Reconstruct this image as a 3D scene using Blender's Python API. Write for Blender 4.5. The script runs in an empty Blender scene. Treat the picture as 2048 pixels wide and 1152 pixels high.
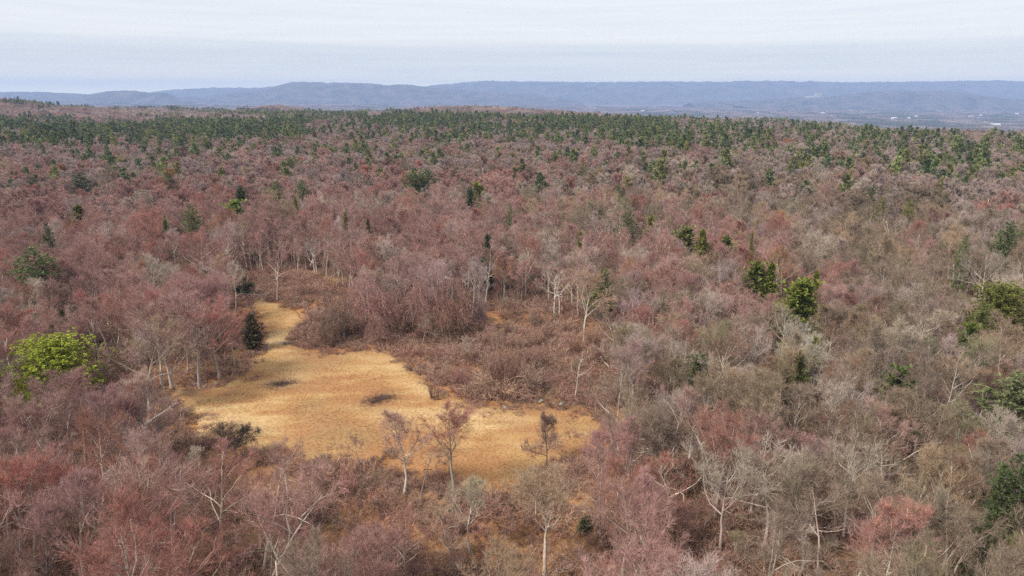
import bpy, math, random
import numpy as np

rng = np.random.default_rng(7)
random.seed(7)
R = math.radians
SC = bpy.context.scene
COL = SC.collection

# ------------------------------------------------------------------ camera
CAM_H = 60.0
PITCH = R(15.8)
FPX = 1024 / math.tan(R(36.87))          # focal length in photograph pixels
cam_d = bpy.data.cameras.new("camera")
cam = bpy.data.objects.new("camera", cam_d)
COL.objects.link(cam)
cam.location = (0, 0, CAM_H)
cam.rotation_euler = (R(90) - PITCH, 0, 0)
cam_d.sensor_width = 36
cam_d.lens = 24.0
cam_d.clip_start = 0.5
cam_d.clip_end = 90000
SC.camera = cam

# ------------------------------------------------------------------ light
SUN_EL, SUN_AZ = R(48), R(-125)          # azimuth clockwise from +Y (view direction)
world = bpy.data.worlds.new("World")
SC.world = world
world.use_nodes = True
wn, wl = world.node_tree.nodes, world.node_tree.links
wn.clear()


def N(nodes, kind, **kw):
    n = nodes.new(kind)
    for k, v in kw.items():
        if k.startswith("i_"):
            key = k[2:].replace("_", " ")
            n.inputs[key].default_value = v
        else:
            setattr(n, k, v)
    return n


def ramp(nodes, stops, interp="LINEAR"):
    r = nodes.new("ShaderNodeValToRGB")
    cr = r.color_ramp
    cr.interpolation = interp
    while len(cr.elements) < len(stops):
        cr.elements.new(0.5)
    for e, (p, c) in zip(cr.elements, stops):
        e.position = p
        e.color = tuple(c) + (1,) if len(c) == 3 else c
    return r


def math_node(nodes, links, op, a, b=None, clamp=False):
    m = nodes.new("ShaderNodeMath")
    m.operation = op
    m.use_clamp = clamp
    for i, v in enumerate((a, b)):
        if v is None:
            continue
        if isinstance(v, (int, float)):
            m.inputs[i].default_value = v
        else:
            links.new(v, m.inputs[i])
    return m.outputs[0]


def mix_rgb(nodes, links, fac, a, b, blend="MIX"):
    m = nodes.new("ShaderNodeMix")
    m.data_type = "RGBA"
    m.blend_type = blend
    for sock, v in ((m.inputs[0], fac), (m.inputs[6], a), (m.inputs[7], b)):
        if isinstance(v, (int, float)):
            sock.default_value = v
        elif isinstance(v, (tuple, list)):
            sock.default_value = tuple(v) + (1,) if len(v) == 3 else v
        else:
            links.new(v, sock)
    return m.outputs[2]


SKY_STRENGTH = 0.1
EXPOSURE = 1.75
sky = N(wn, "ShaderNodeTexSky", sky_type="NISHITA", sun_disc=False)
sky.sun_elevation = SUN_EL
sky.sun_rotation = SUN_AZ
sky.air_density = 1.2
sky.dust_density = 2.0
tc = N(wn, "ShaderNodeTexCoord")
sep = N(wn, "ShaderNodeSeparateXYZ")
wl.new(tc.outputs["Generated"], sep.inputs[0])
# streaky high cloud: noise on (azimuth-like x, y, stretched elevation)
mp = N(wn, "ShaderNodeMapping")
mp.inputs["Scale"].default_value = (1.3, 1.3, 22.0)
wl.new(tc.outputs["Generated"], mp.inputs[0])
nz = N(wn, "ShaderNodeTexNoise", i_Scale=2.2, i_Detail=6.0, i_Roughness=0.55)
wl.new(mp.outputs[0], nz.inputs["Vector"])
mp2 = N(wn, "ShaderNodeMapping")
mp2.inputs["Scale"].default_value = (2.0, 2.0, 60.0)
wl.new(tc.outputs["Generated"], mp2.inputs[0])
nz2 = N(wn, "ShaderNodeTexNoise", i_Scale=2.6, i_Detail=5.0, i_Roughness=0.6)
wl.new(mp2.outputs[0], nz2.inputs["Vector"])
wob = math_node(wn, wl, "MULTIPLY", math_node(wn, wl, "SUBTRACT", nz.outputs[0], 0.5), 0.018)
zz = math_node(wn, wl, "ADD", sep.outputs["Z"], wob)
K = 2.95
cl = ramp(wn, [(0.0, (2.5 * K, 2.25 * K, 1.25 * K)), (0.014, (1.75 * K, 1.6 * K, 1.06 * K)), (0.032, (1.06 * K, 1.04 * K, 0.90 * K)),
               (0.050, (0.845 * K, 0.86 * K, 0.845 * K)), (0.062, (0.85 * K, 0.87 * K, 0.87 * K)), (0.070, (1.0 * K, 0.99 * K, 0.945 * K)),
               (0.10, (0.92 * K, 0.925 * K, 0.915 * K)), (0.25, (0.88 * K, 0.895 * K, 0.915 * K)), (1.0, (0.86 * K, 0.89 * K, 0.93 * K))])
wl.new(zz, cl.inputs[0])
streak = ramp(wn, [(0.3, (0.93, 0.95, 0.975)), (0.7, (1.06, 1.05, 1.03))])
wl.new(nz2.outputs[0], streak.inputs[0])
cloud = mix_rgb(wn, wl, 1.0, cl.outputs[0], streak.outputs[0], "MULTIPLY")
skyc = mix_rgb(wn, wl, 0.90, sky.outputs[0], cloud)
bg = N(wn, "ShaderNodeBackground")
bg.inputs["Strength"].default_value = SKY_STRENGTH
wl.new(skyc, bg.inputs[0])
wo = N(wn, "ShaderNodeOutputWorld")
wl.new(bg.outputs[0], wo.inputs[0])

sun_d = bpy.data.lights.new("sun", "SUN")
sun_d.energy = 1.8
sun_d.angle = R(13)
sun_d.color = (1.0, 0.95, 0.87)
sun = bpy.data.objects.new("sun", sun_d)
COL.objects.link(sun)
sun.rotation_euler = (R(90) - SUN_EL, 0, math.pi - SUN_AZ)
sun.location = (0, 0, 200)

SC.view_settings.view_transform = "Standard"
SC.view_settings.look = "None"
SC.view_settings.exposure = EXPOSURE
SC.view_settings.gamma = 1
SC.view_settings.use_curve_mapping = False
cy = SC.cycles
cy.max_bounces = 4
cy.diffuse_bounces = 3
cy.glossy_bounces = 1
cy.transmission_bounces = 1
cy.transparent_max_bounces = 4
cy.volume_bounces = 0
cy.use_denoising = False
cy.use_adaptive_sampling = True
cy.adaptive_threshold = 0.002
cy.pixel_filter_type = "BLACKMAN_HARRIS"
cy.filter_width = 1.5
cy.adaptive_min_samples = 48
cy.caustics_reflective = False
cy.caustics_refractive = False

# ------------------------------------------------------------------ terrain function and projection
SINP, COSP = math.sin(PITCH), math.cos(PITCH)


def smooth(t, a, b):
    u = np.clip((t - a) / (b - a), 0, 1)
    return u * u * (3 - 2 * u)


def bump(x, y, px, D, h, rx, ry):
    cx, cy_ = (px - 1024) / FPX / COSP * D, D
    return h * np.exp(-((x - cx) / rx) ** 2 - ((y - cy_) / ry) ** 2)


def gh(x, y):
    x = np.asarray(x, float)
    y = np.asarray(y, float)
    r = np.hypot(x, y)
    a = np.arctan2(x, np.maximum(y, 1e-6))
    front = smooth(y, 0, 300)
    z = 0.5 * np.sin(x * 0.05 + 1.0) * np.sin(y * 0.045 + 0.4)
    z = z + 2.5 * smooth(r, 260, 700) * np.sin(x * 0.013 + 0.7) * np.sin(y * 0.011 + 2.0)
    z = z + 6.0 * smooth(r, 500, 1400) * (np.sin(x * 0.0052 + 1.9 + 0.4 * np.sin(y * 0.004)) * np.sin(y * 0.0061 + 0.5) + 0.5 * np.sin(x * 0.011 - y * 0.007))
    u = np.clip((a + 0.65) / 1.3, 0, 1)
    z = z - (80 + 135 * u) * smooth(r, 1800 - 1350 * u, 7600 - 2100 * u)
    z = z + front * bump(x, y, -130, 1500, 62, 260, 420)
    z = z + front * (bump(x, y, 585, 2700, 24, 120, 160) + bump(x, y, 1010, 2100, 24, 330, 160) + bump(x, y, 330, 2500, 12, 260, 200))
    return z


def proj(x, y, z):
    dz = z - CAM_H
    f = y * COSP - dz * SINP
    u = y * SINP + dz * COSP
    f = np.where(f > 0.1, f, 0.1)
    return 1024 + FPX * x / f, 576 - FPX * u / f


def at(px, py):
    """Ground point seen at pixel (px, py) of the photograph."""
    a, b = (px - 1024) / FPX, (576 - py) / FPX
    d = np.array([a, COSP + b * SINP, -SINP + b * COSP])
    t, z = 100.0, 0.0
    for _ in range(60):
        t = (CAM_H - z) / max(-d[2], 1e-4)
        z = 0.5 * z + 0.5 * float(gh(d[0] * t, d[1] * t))
    return d[0] * t, d[1] * t, float(gh(d[0] * t, d[1] * t))


def height_to(x, y, py):
    """Height above sea of the point over (x, y) that shows at row py."""
    b = (576 - py) / FPX
    slope = (-SINP + b * COSP) / (COSP + b * SINP)
    return CAM_H + y * slope


class Noise:
    def __init__(self, seed, n=256):
        self.g = np.random.default_rng(seed).random((n, n))
        self.n = n

    def one(self, x, y):
        n = self.n
        xi, yi = np.floor(x).astype(int), np.floor(y).astype(int)
        fx, fy = x - xi, y - yi
        fx, fy = fx * fx * (3 - 2 * fx), fy * fy * (3 - 2 * fy)
        g = self.g
        a, b = g[xi % n, yi % n], g[(xi + 1) % n, yi % n]
        c, d = g[xi % n, (yi + 1) % n], g[(xi + 1) % n, (yi + 1) % n]
        return (a * (1 - fx) + b * fx) * (1 - fy) + (c * (1 - fx) + d * fx) * fy

    def __call__(self, x, y, scale, oct=3):
        x, y = np.asarray(x, float) / scale + 37.3, np.asarray(y, float) / scale + 11.7
        s, t, w = 0, 0, 1.0
        for _ in range(oct):
            s = s + w * self.one(x, y)
            t += w
            x, y, w = x * 2.03 + 5.1, y * 2.03 + 9.2, w * 0.5
        return s / t


n1, n2, n3, n4 = Noise(1), Noise(2), Noise(3), Noise(4)


def in_poly(x, y, P):
    x, y = np.asarray(x, float), np.asarray(y, float)
    inside = np.zeros(x.shape, bool)
    j = len(P) - 1
    for i in range(len(P)):
        (xi, yi), (xj, yj) = P[i], P[j]
        c = ((yi > y) != (yj > y)) & (x < (xj - xi) * (y - yi) / ((yj - yi) or 1e-9) + xi)
        inside ^= c
        j = i
    return inside


def poly_px(pts):
    return [at(px, py)[:2] for px, py in pts]


def dist_poly(x, y, P):
    x, y = np.asarray(x, float), np.asarray(y, float)
    best = np.full(x.shape, 1e9)
    for i in range(len(P)):
        (ax, ay), (bx, by) = P[i - 1], P[i]
        dx, dy = bx - ax, by - ay
        t = np.clip(((x - ax) * dx + (y - ay) * dy) / (dx * dx + dy * dy + 1e-9), 0, 1)
        best = np.minimum(best, np.hypot(x - ax - t * dx, y - ay - t * dy))
    return best


MEADOW = poly_px([(486, 606), (520, 596), (600, 618), (618, 640), (588, 662), (578, 688), (640, 708), (720, 700), (780, 702),
                  (830, 742), (880, 778), (950, 803), (1040, 818), (1120, 812), (1180, 822), (1240, 852), (1215, 885),
                  (1160, 910), (1090, 940), (1050, 985), (960, 990), (900, 965), (800, 945), (700, 925), (620, 930), (560, 925),
                  (510, 905), (440, 890), (362, 880), (380, 838), (330, 800), (345, 778), (440, 772), (484, 742),
                  (502, 718), (520, 695), (524, 660), (505, 630)])
THICKET = poly_px([(600, 668), (640, 640), (740, 655), (840, 655), (960, 668), (1090, 655), (1200, 690), (1225, 760), (1215, 815),
                   (1110, 806), (1040, 812), (950, 798), (880, 772), (830, 736), (780, 698), (700, 696), (630, 700), (585, 690)])
HEAD_THICKET = poly_px([(470, 580), (530, 545), (620, 548), (700, 590), (720, 640), (640, 660), (610, 640), (600, 614), (520, 592)])
FRONT_SCRUB = poly_px([(520, 910), (620, 935), (800, 950), (960, 995), (1040, 990), (1090, 945), (1200, 900), (1180, 960), (1030, 1060),
                       (860, 1080), (760, 1060), (640, 1060), (560, 1010)])
LITTER_GAP = poly_px([(960, 645), (1000, 620), (1190, 640), (1190, 690), (1090, 665), (960, 668)])
LITTER_GAP2 = poly_px([(1120, 1010), (1175, 1000), (1170, 1100), (1110, 1150), (1030, 1150), (1040, 1090)])
LITTER_GAP3 = poly_px([(230, 740), (340, 735), (430, 770), (350, 790), (330, 800), (360, 835), (300, 800), (240, 775)])

# ------------------------------------------------------------------ mesh helpers
def new_mesh(name, V, F, mats=(), mi=None, smooth_sh=False, attrs=None, fn=None):
    """V (n,3); F (m,k) int array, or a list of such arrays (tris and quads)."""
    Fs = F if isinstance(F, list) else [F]
    Fs = [np.asarray(f, np.int32) for f in Fs if len(f)]
    me = bpy.data.meshes.new(name)
    V = np.asarray(V, np.float32)
    me.vertices.add(len(V))
    me.vertices.foreach_set("co", V.ravel())
    loops = np.concatenate([f.ravel() for f in Fs])
    sizes = np.concatenate([np.full(len(f), f.shape[1], np.int32) for f in Fs])
    starts = np.concatenate([[0], np.cumsum(sizes)[:-1]]).astype(np.int32)
    me.loops.add(len(loops))
    me.loops.foreach_set("vertex_index", loops)
    me.polygons.add(len(sizes))
    me.polygons.foreach_set("loop_start", starts)
    if mi is not None:
        mi = np.concatenate([np.asarray(m, np.int32) for m in (mi if isinstance(mi, list) else [mi])])
        me.polygons.foreach_set("material_index", mi)
    me.polygons.foreach_set("use_smooth", np.full(len(sizes), smooth_sh, bool))
    for m in mats:
        me.materials.append(m)
    for k, a in (attrs or {}).items():
        a = np.asarray(a, np.float32)
        if a.ndim == 1:
            at_ = me.attributes.new(k, "FLOAT", "POINT")
            at_.data.foreach_set("value", a)
        else:
            at_ = me.attributes.new(k, "FLOAT_VECTOR", "POINT")
            at_.data.foreach_set("vector", a.ravel())
    me.update(calc_edges=True)
    return me


class Geo:
    """Collects tubes, blades, boxes; every vertex carries a shade value."""

    def __init__(self):
        self.V, self.T, self.Q, self.S = [], [], [], []
        self.tm, self.qm = [], []
        self.n = 0

    def add(self, V, T=None, Q=None, S=None, m=0):
        V = np.asarray(V, float).reshape(-1, 3)
        if T is not None and len(T):
            T = np.asarray(T).reshape(-1, 3)
            self.T.append(T + self.n)
            self.tm.append(np.full(len(T), m))
        if Q is not None and len(Q):
            Q = np.asarray(Q).reshape(-1, 4)
            self.Q.append(Q + self.n)
            self.qm.append(np.full(len(Q), m))
        self.V.append(V)
        self.S.append(np.full(len(V), 0.5) if S is None else np.asarray(S, float))
        self.n += len(V)

    def tubes(self, P0, P1, R0, R1, sides=5, m=0, S=None):
        P0, P1 = np.asarray(P0, float).reshape(-1, 3), np.asarray(P1, float).reshape(-1, 3)
        R0, R1 = np.asarray(R0, float).reshape(-1), np.asarray(R1, float).reshape(-1)
        if not len(P0):
            return
        d = P1 - P0
        d /= np.linalg.norm(d, axis=1, keepdims=True) + 1e-9
        h = np.where(np.abs(d[:, 2:3]) < 0.9, [[0, 0, 1.0]], [[1.0, 0, 0]])
        u = np.cross(d, h)
        u /= np.linalg.norm(u, axis=1, keepdims=True) + 1e-9
        w = np.cross(d, u)
        n = len(P0)
        ang = np.arange(sides) * 2 * math.pi / sides
        ring = u[:, None] * np.cos(ang)[None, :, None] + w[:, None] * np.sin(ang)[None, :, None]
        A = P0[:, None] + ring * R0[:, None, None]
        B = P1[:, None] + ring * R1[:, None, None]
        V = np.concatenate([A, B], axis=1).reshape(-1, 3)
        k = np.arange(sides)
        q = np.stack([k, (k + 1) % sides, (k + 1) % sides + sides, k + sides], 1)
        Q = (np.arange(n) * 2 * sides)[:, None, None] + q[None]
        s = None if S is None else np.repeat(np.asarray(S, float), 2 * sides)
        self.add(V, Q=Q.reshape(-1, 4), m=m, S=s)

    def blades(self, P, D, L, W, g, m=0, S=None, side=None):
        """Thin tapering triangles from P along D."""
        P, D = np.asarray(P, float).reshape(-1, 3), np.asarray(D, float).reshape(-1, 3)
        n = len(P)
        if not n:
            return
        D = D / (np.linalg.norm(D, axis=1, keepdims=True) + 1e-9)
        rv = g.normal(size=(n, 3)) if side is None else side
        u = np.cross(D, rv)
        u /= np.linalg.norm(u, axis=1, keepdims=True) + 1e-9
        L, W = np.broadcast_to(L, (n,))[:, None], np.broadcast_to(W, (n,))[:, None]
        V = np.stack([P - u * W * 0.5, P + u * W * 0.5, P + D * L], 1).reshape(-1, 3)
        T = np.arange(3 * n).reshape(n, 3)
        s = np.repeat(g.random(n) if S is None else np.asarray(S, float), 3)
        self.add(V, T=T, m=m, S=s)

    def leaves(self, P, D, L, W, g, m=0, S=None, up=None):
        """Diamond leaf quads from P along D, faces leaning to the direction up."""
        P, D = np.asarray(P, float).reshape(-1, 3), np.asarray(D, float).reshape(-1, 3)
        n = len(P)
        D = D / (np.linalg.norm(D, axis=1, keepdims=True) + 1e-9)
        nv = g.normal(size=(n, 3)) * 0.6 + (np.array([0, 0, 1.0]) if up is None else up)
        u = np.cross(D, nv)
        u /= np.linalg.norm(u, axis=1, keepdims=True) + 1e-9
        L, W = np.broadcast_to(L, (n,))[:, None], np.broadcast_to(W, (n,))[:, None]
        V = np.stack([P, P + D * L * 0.55 + u * W * 0.5, P + D * L, P + D * L * 0.55 - u * W * 0.5], 1).reshape(-1, 3)
        Q = np.arange(4 * n).reshape(n, 4)
        s = np.repeat(g.random(n) if S is None else np.asarray(S, float), 4)
        self.add(V, Q=Q, m=m, S=s)

    def box(self, c, s, rz=0, m=0):
        c, s = np.asarray(c, float), np.asarray(s, float) / 2
        v = np.array([[x, y, z] for z in (-1, 1) for y in (-1, 1) for x in (-1, 1)], float) * s
        ca, sa = math.cos(rz), math.sin(rz)
        v = np.stack([v[:, 0] * ca - v[:, 1] * sa, v[:, 0] * sa + v[:, 1] * ca, v[:, 2]], 1) + c
        self.add(v, Q=[[0, 2, 3, 1], [4, 5, 7, 6], [0, 1, 5, 4], [2, 6, 7, 3], [0, 4, 6, 2], [1, 3, 7, 5]], m=m)

    def mesh(self, name, mats, smooth_sh=False):
        V = np.concatenate(self.V)
        F, mi = [], []
        if self.T:
            F.append(np.concatenate(self.T))
            mi.append(np.concatenate(self.tm))
        if self.Q:
            F.append(np.concatenate(self.Q))
            mi.append(np.concatenate(self.qm))
        return new_mesh(name, V, F, mats, mi, smooth_sh, {"shade": np.concatenate(self.S)})

    def join(self, o, off=(0, 0, 0), rz=0.0, sc=1.0, ds=0.0):
        ca, sa = math.cos(rz), math.sin(rz)
        b = self.n
        for V, S in zip(o.V, o.S):
            V = V * sc
            self.V.append(np.stack([V[:, 0] * ca - V[:, 1] * sa, V[:, 0] * sa + V[:, 1] * ca, V[:, 2]], 1) + np.asarray(off, float))
            self.S.append(S + ds)
        self.T += [t + b for t in o.T]
        self.Q += [q + b for q in o.Q]
        self.tm += o.tm
        self.qm += o.qm
        self.n += o.n


def link(name, mesh, parent=None, loc=None, rz=0.0, scale=None):
    o = bpy.data.objects.new(name, mesh)
    COL.objects.link(o)
    if parent:
        o.parent = parent
    if loc is not None:
        o.location = loc
    if rz:
        o.rotation_euler = (0, 0, rz)
    if scale is not None:
        o.scale = (scale,) * 3 if isinstance(scale, (int, float)) else scale
    return o


def tag(o, label=None, cat=None, group=None, kind=None):
    for k, v in (("label", label), ("category", cat), ("group", group), ("kind", kind)):
        if v:
            o[k] = v
    return o


# ------------------------------------------------------------------ materials
def material(name, rough=0.9):
    m = bpy.data.materials.new(name)
    m.use_nodes = True
    nt = m.node_tree
    b = nt.nodes["Principled BSDF"]
    b.inputs["Roughness"].default_value = rough
    b.inputs["Specular IOR Level"].default_value = 0.15
    return m, nt.nodes, nt.links, b


def tinted(name, prop, lo, hi, rough=0.9, noise=None, translucent=0.0):
    """Colour held per plant in the property `prop`, varied piece by piece by the shade value."""
    m, n, l, b = material(name, rough)
    a = N(n, "ShaderNodeAttribute", attribute_type="INSTANCER", attribute_name=prop)
    s = N(n, "ShaderNodeAttribute", attribute_type="GEOMETRY", attribute_name="shade")
    mr = N(n, "ShaderNodeMapRange")
    l.new(s.outputs["Fac"], mr.inputs["Value"])
    mr.inputs["To Min"].default_value = lo
    mr.inputs["To Max"].default_value = hi
    fac = mr.outputs[0]
    if noise:
        g = N(n, "ShaderNodeNewGeometry")
        t = N(n, "ShaderNodeTexNoise", i_Scale=noise, i_Detail=3.0)
        l.new(g.outputs["Position"], t.inputs["Vector"])
        fac = math_node(n, l, "MULTIPLY", fac, math_node(n, l, "ADD", math_node(n, l, "MULTIPLY", t.outputs[0], 0.9), 0.55))
    vm = N(n, "ShaderNodeVectorMath", operation="SCALE")
    l.new(a.outputs["Vector"], vm.inputs[0])
    l.new(fac, vm.inputs["Scale"])
    l.new(vm.outputs[0], b.inputs["Base Color"])
    if translucent:
        tr = N(n, "ShaderNodeBsdfTranslucent")
        l.new(vm.outputs[0], tr.inputs[0])
        mx = N(n, "ShaderNodeMixShader")
        mx.inputs[0].default_value = translucent
        l.new(b.outputs[0], mx.inputs[1])
        l.new(tr.outputs[0], mx.inputs[2])
        l.new(mx.outputs[0], n["Material Output"].inputs[0])
    return m


M_TWIG = tinted("twig", "tint", 0.62, 1.30, translucent=0.25)
M_BARK = tinted("bark", "bark", 0.85, 1.15, noise=2.5)
M_NEEDLE = tinted("needle", "tint", 0.55, 1.55, 0.7, translucent=0.25)


def flat_mat(name, c, rough=0.85, var=0.25, scale=1.5):
    m, n, l, b = material(name, rough)
    t = N(n, "ShaderNodeTexNoise", i_Scale=scale, i_Detail=5.0)
    tcn = N(n, "ShaderNodeTexCoord")
    l.new(tcn.outputs["Object"], t.inputs["Vector"])
    f = math_node(n, l, "ADD", math_node(n, l, "MULTIPLY", t.outputs[0], 2 * var), 1 - var)
    vm = N(n, "ShaderNodeVectorMath", operation="SCALE")
    vm.inputs[0].default_value = c
    l.new(f, vm.inputs["Scale"])
    l.new(vm.outputs[0], b.inputs["Base Color"])
    return m


# ground: leaf litter near, woodland tone far off
M_GROUND, n, l, b = material("leaf_litter", 1.0)
g_ = N(n, "ShaderNodeNewGeometry")
ta = N(n, "ShaderNodeTexNoise", i_Scale=0.06, i_Detail=5.0)
tb = N(n, "ShaderNodeTexNoise", i_Scale=1.3, i_Detail=5.0, i_Roughness=0.7)
tcx = N(n, "ShaderNodeTexNoise", i_Scale=0.0022, i_Detail=7.0, i_Roughness=0.62)
for t in (ta, tb, tcx):
    l.new(g_.outputs["Position"], t.inputs["Vector"])
near0 = ramp(n, [(0.3, (0.075, 0.052, 0.038)), (0.52, (0.135, 0.082, 0.05)), (0.72, (0.22, 0.125, 0.06))])  # litter in the woods, shade beneath the crowns put into its darker colour
near1 = ramp(n, [(0.3, (0.22, 0.115, 0.055)), (0.5, (0.32, 0.16, 0.065)), (0.7, (0.38, 0.21, 0.09))])
l.new(ta.outputs[0], near0.inputs[0])
l.new(ta.outputs[0], near1.inputs[0])
opn = N(n, "ShaderNodeAttribute", attribute_type="GEOMETRY", attribute_name="litter")
spk = ramp(n, [(0.3, (0.45, 0.45, 0.45)), (0.6, (1.1, 1.05, 1.0))])
l.new(tb.outputs[0], spk.inputs[0])
nearc = mix_rgb(n, l, 1.0, mix_rgb(n, l, opn.outputs["Fac"], near0.outputs[0], near1.outputs[0]), spk.outputs[0], "MULTIPLY")
far = ramp(n, [(0.34, (0.07, 0.075, 0.055)), (0.44, (0.15, 0.11, 0.105)), (0.56, (0.20, 0.145, 0.135)), (0.66, (0.24, 0.18, 0.15)), (0.74, (0.34, 0.28, 0.19))])
l.new(tcx.outputs[0], far.inputs[0])
vl = N(n, "ShaderNodeVectorMath", operation="LENGTH")
l.new(g_.outputs["Position"], vl.inputs[0])
fm = N(n, "ShaderNodeMapRange")
fm.inputs["From Min"].default_value = 230
fm.inputs["From Max"].default_value = 650
l.new(vl.outputs["Value"], fm.inputs["Value"])
gc = mix_rgb(n, l, fm.outputs[0], nearc, far.outputs[0])
l.new(gc, b.inputs["Base Color"])
bp = N(n, "ShaderNodeBump")
bp.inputs["Strength"].default_value = 0.6
bp.inputs["Distance"].default_value = 0.15
l.new(tb.outputs[0], bp.inputs["Height"])
l.new(bp.outputs[0], b.inputs["Normal"])

# meadow: colour painted per point of dry-grass patches, fine grain on top
M_MEADOW, n, l, b = material("dry_meadow", 1.0)
a = N(n, "ShaderNodeAttribute", attribute_type="GEOMETRY", attribute_name="tint")
g_ = N(n, "ShaderNodeNewGeometry")
t = N(n, "ShaderNodeTexNoise", i_Scale=2.2, i_Detail=6.0, i_Roughness=0.75)
l.new(g_.outputs["Position"], t.inputs["Vector"])
f = ramp(n, [(0.34, (0.5, 0.46, 0.42)), (0.52, (0.95, 0.95, 0.95)), (0.7, (1.15, 1.15, 1.15))])
l.new(t.outputs[0], f.inputs[0])
l.new(mix_rgb(n, l, 1.0, a.outputs["Color"], f.outputs[0], "MULTIPLY"), b.inputs["Base Color"])
bp = N(n, "ShaderNodeBump")
bp.inputs["Strength"].default_value = 0.7
bp.inputs["Distance"].default_value = 0.12
l.new(t.outputs[0], bp.inputs["Height"])
l.new(bp.outputs[0], b.inputs["Normal"])

# far hills: wooded slopes
def hill_mat(name, dark, light, sc):
    m, n, l, b = material(name, 1.0)
    g_ = N(n, "ShaderNodeNewGeometry")
    t = N(n, "ShaderNodeTexNoise", i_Scale=sc, i_Detail=8.0, i_Roughness=0.65)
    l.new(g_.outputs["Position"], t.inputs["Vector"])
    r_ = ramp(n, [(0.38, dark), (0.62, light)])
    l.new(t.outputs[0], r_.inputs[0])
    l.new(r_.outputs[0], b.inputs["Base Color"])
    bp = N(n, "ShaderNodeBump")
    bp.inputs["Strength"].default_value = 0.8
    bp.inputs["Distance"].default_value = 12
    l.new(t.outputs[0], bp.inputs["Height"])
    l.new(bp.outputs[0], b.inputs["Normal"])
    return m


# ------------------------------------------------------------------ ground sheet
def build_ground():
    rad = 12 * 1.034 ** np.arange(0, 228)
    az = np.linspace(-math.pi, math.pi, 481)[:-1]
    fine = np.sort(np.concatenate([az, np.linspace(-0.8, 0.8, 260)]))
    RR, AA = np.meshgrid(rad, fine, indexing="ij")
    X, Y = RR * np.sin(AA), RR * np.cos(AA)
    Z = gh(X, Y)
    V = np.stack([X, Y, Z], -1).reshape(-1, 3)
    nr, na = X.shape
    i, j = np.meshgrid(np.arange(nr - 1), np.arange(na), indexing="ij")
    j2 = (j + 1) % na
    Q = np.stack([i * na + j, i * na + j2, (i + 1) * na + j2, (i + 1) * na + j], -1).reshape(-1, 4)[:, ::-1]
    V = np.concatenate([V, [[0, 0, float(gh(0, 0))]]])
    c = len(V) - 1
    k = np.arange(na)
    T = np.stack([np.full(na, c), (k + 1) % na, k], 1)
    lit = np.zeros(len(V))
    for P in (LITTER_GAP, LITTER_GAP2, LITTER_GAP3, FRONT_SCRUB, HEAD_THICKET, THICKET, MEADOW):
        d_ = dist_poly(V[:, 0], V[:, 1], P)
        lit = np.maximum(lit, (0.55 if P is LITTER_GAP2 else 1.0) * np.where(in_poly(V[:, 0], V[:, 1], P), 1.0, np.exp(-(d_ / 5.0) ** 2)))
    return link("ground", new_mesh("ground", V, [Q, T], [M_GROUND], smooth_sh=True, attrs={"litter": lit}))


tag(build_ground(), kind="structure")


def meadow_tint(x, y):
    px, py = proj(x, y, gh(x, y))
    a = n1(x, y, 9, 4)
    bb = n2(x, y, 26, 3)
    st = n3(x * 0.35 + y * 0.5, y * 1.4 - x * 0.3, 3.2, 3)
    straw = np.array([0.50, 0.342, 0.168])
    gold = np.array([0.41, 0.242, 0.103])
    orange = np.array([0.345, 0.175, 0.075])
    rust = np.array([0.25, 0.135, 0.07])

    def spot(cx, cy_, rx, ry, rot=0.0):
        dx, dy = px - cx, py - cy_
        ca, sa = math.cos(rot), math.sin(rot)
        u, v = (dx * ca + dy * sa) / rx, (-dx * sa + dy * ca) / ry
        return np.exp(-(u * u + v * v))

    pale = (0.9 * spot(830, 760, 170, 26, 0.62) + 0.9 * spot(1010, 880, 120, 26, 0.25) + 0.6 * spot(640, 745, 130, 22) + 0.5 * spot(470, 850, 90, 22)
            + 0.5 * spot(560, 620, 50, 22) + 0.5 * spot(760, 830, 140, 25, 0.3) + 0.5 * spot(1130, 850, 70, 18))
    red = 0.8 * spot(650, 800, 160, 32, -0.15) + 0.6 * spot(560, 770, 90, 20) + 0.6 * spot(830, 880, 130, 22) + 0.8 * spot(950, 940, 90, 25) + 0.7 * spot(1060, 830, 60, 12, 0.3) + 0.5 * spot(600, 870, 120, 20)
    brn = np.clip(3.2 * (n2(x + 90, y, 15, 4) - 0.52), 0, 1)[..., None]
    grn = np.clip(3.0 * (n4(x, y, 12, 3) - 0.56), 0, 1)[..., None]
    w = np.clip(0.40 + 1.3 * (a - 0.5) + 0.8 * (bb - 0.5) + 1.5 * (st - 0.5) + 0.42 * pale - 0.42 * red, 0, 1)[..., None]
    c = np.where(w < 0.4, orange + (gold - orange) * (w / 0.4), gold + (straw - gold) * ((w - 0.4) / 0.6))
    c = c * 0.95 * (1 - 0.55 * grn) + np.array([0.25, 0.185, 0.085]) * 0.55 * grn
    c = c * (1 - 0.6 * brn) + np.array([0.27, 0.155, 0.08]) * 0.6 * brn
    e = smooth(dist_poly(x, y, MEADOW), 0.0, 0.6 + 4.5 * np.clip(n4(x, y, 7, 2) - 0.25, 0, 1))[..., None]
    c = rust * (1 - e) + c * e
    dk = np.clip(0.9 * spot(562, 772, 34, 9, -0.1) + 0.8 * spot(757, 803, 36, 12, -0.3) + 0.9 * spot(382, 788, 34, 13) + 0.6 * spot(880, 905, 40, 6), 0, 0.9)[..., None]
    dk = dk * (0.5 + n4(x, y, 2.0, 2)[..., None])
    return c * (1 - np.clip(dk, 0, 0.85)) + np.array([0.06, 0.035, 0.025]) * np.clip(dk, 0, 0.85)


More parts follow.
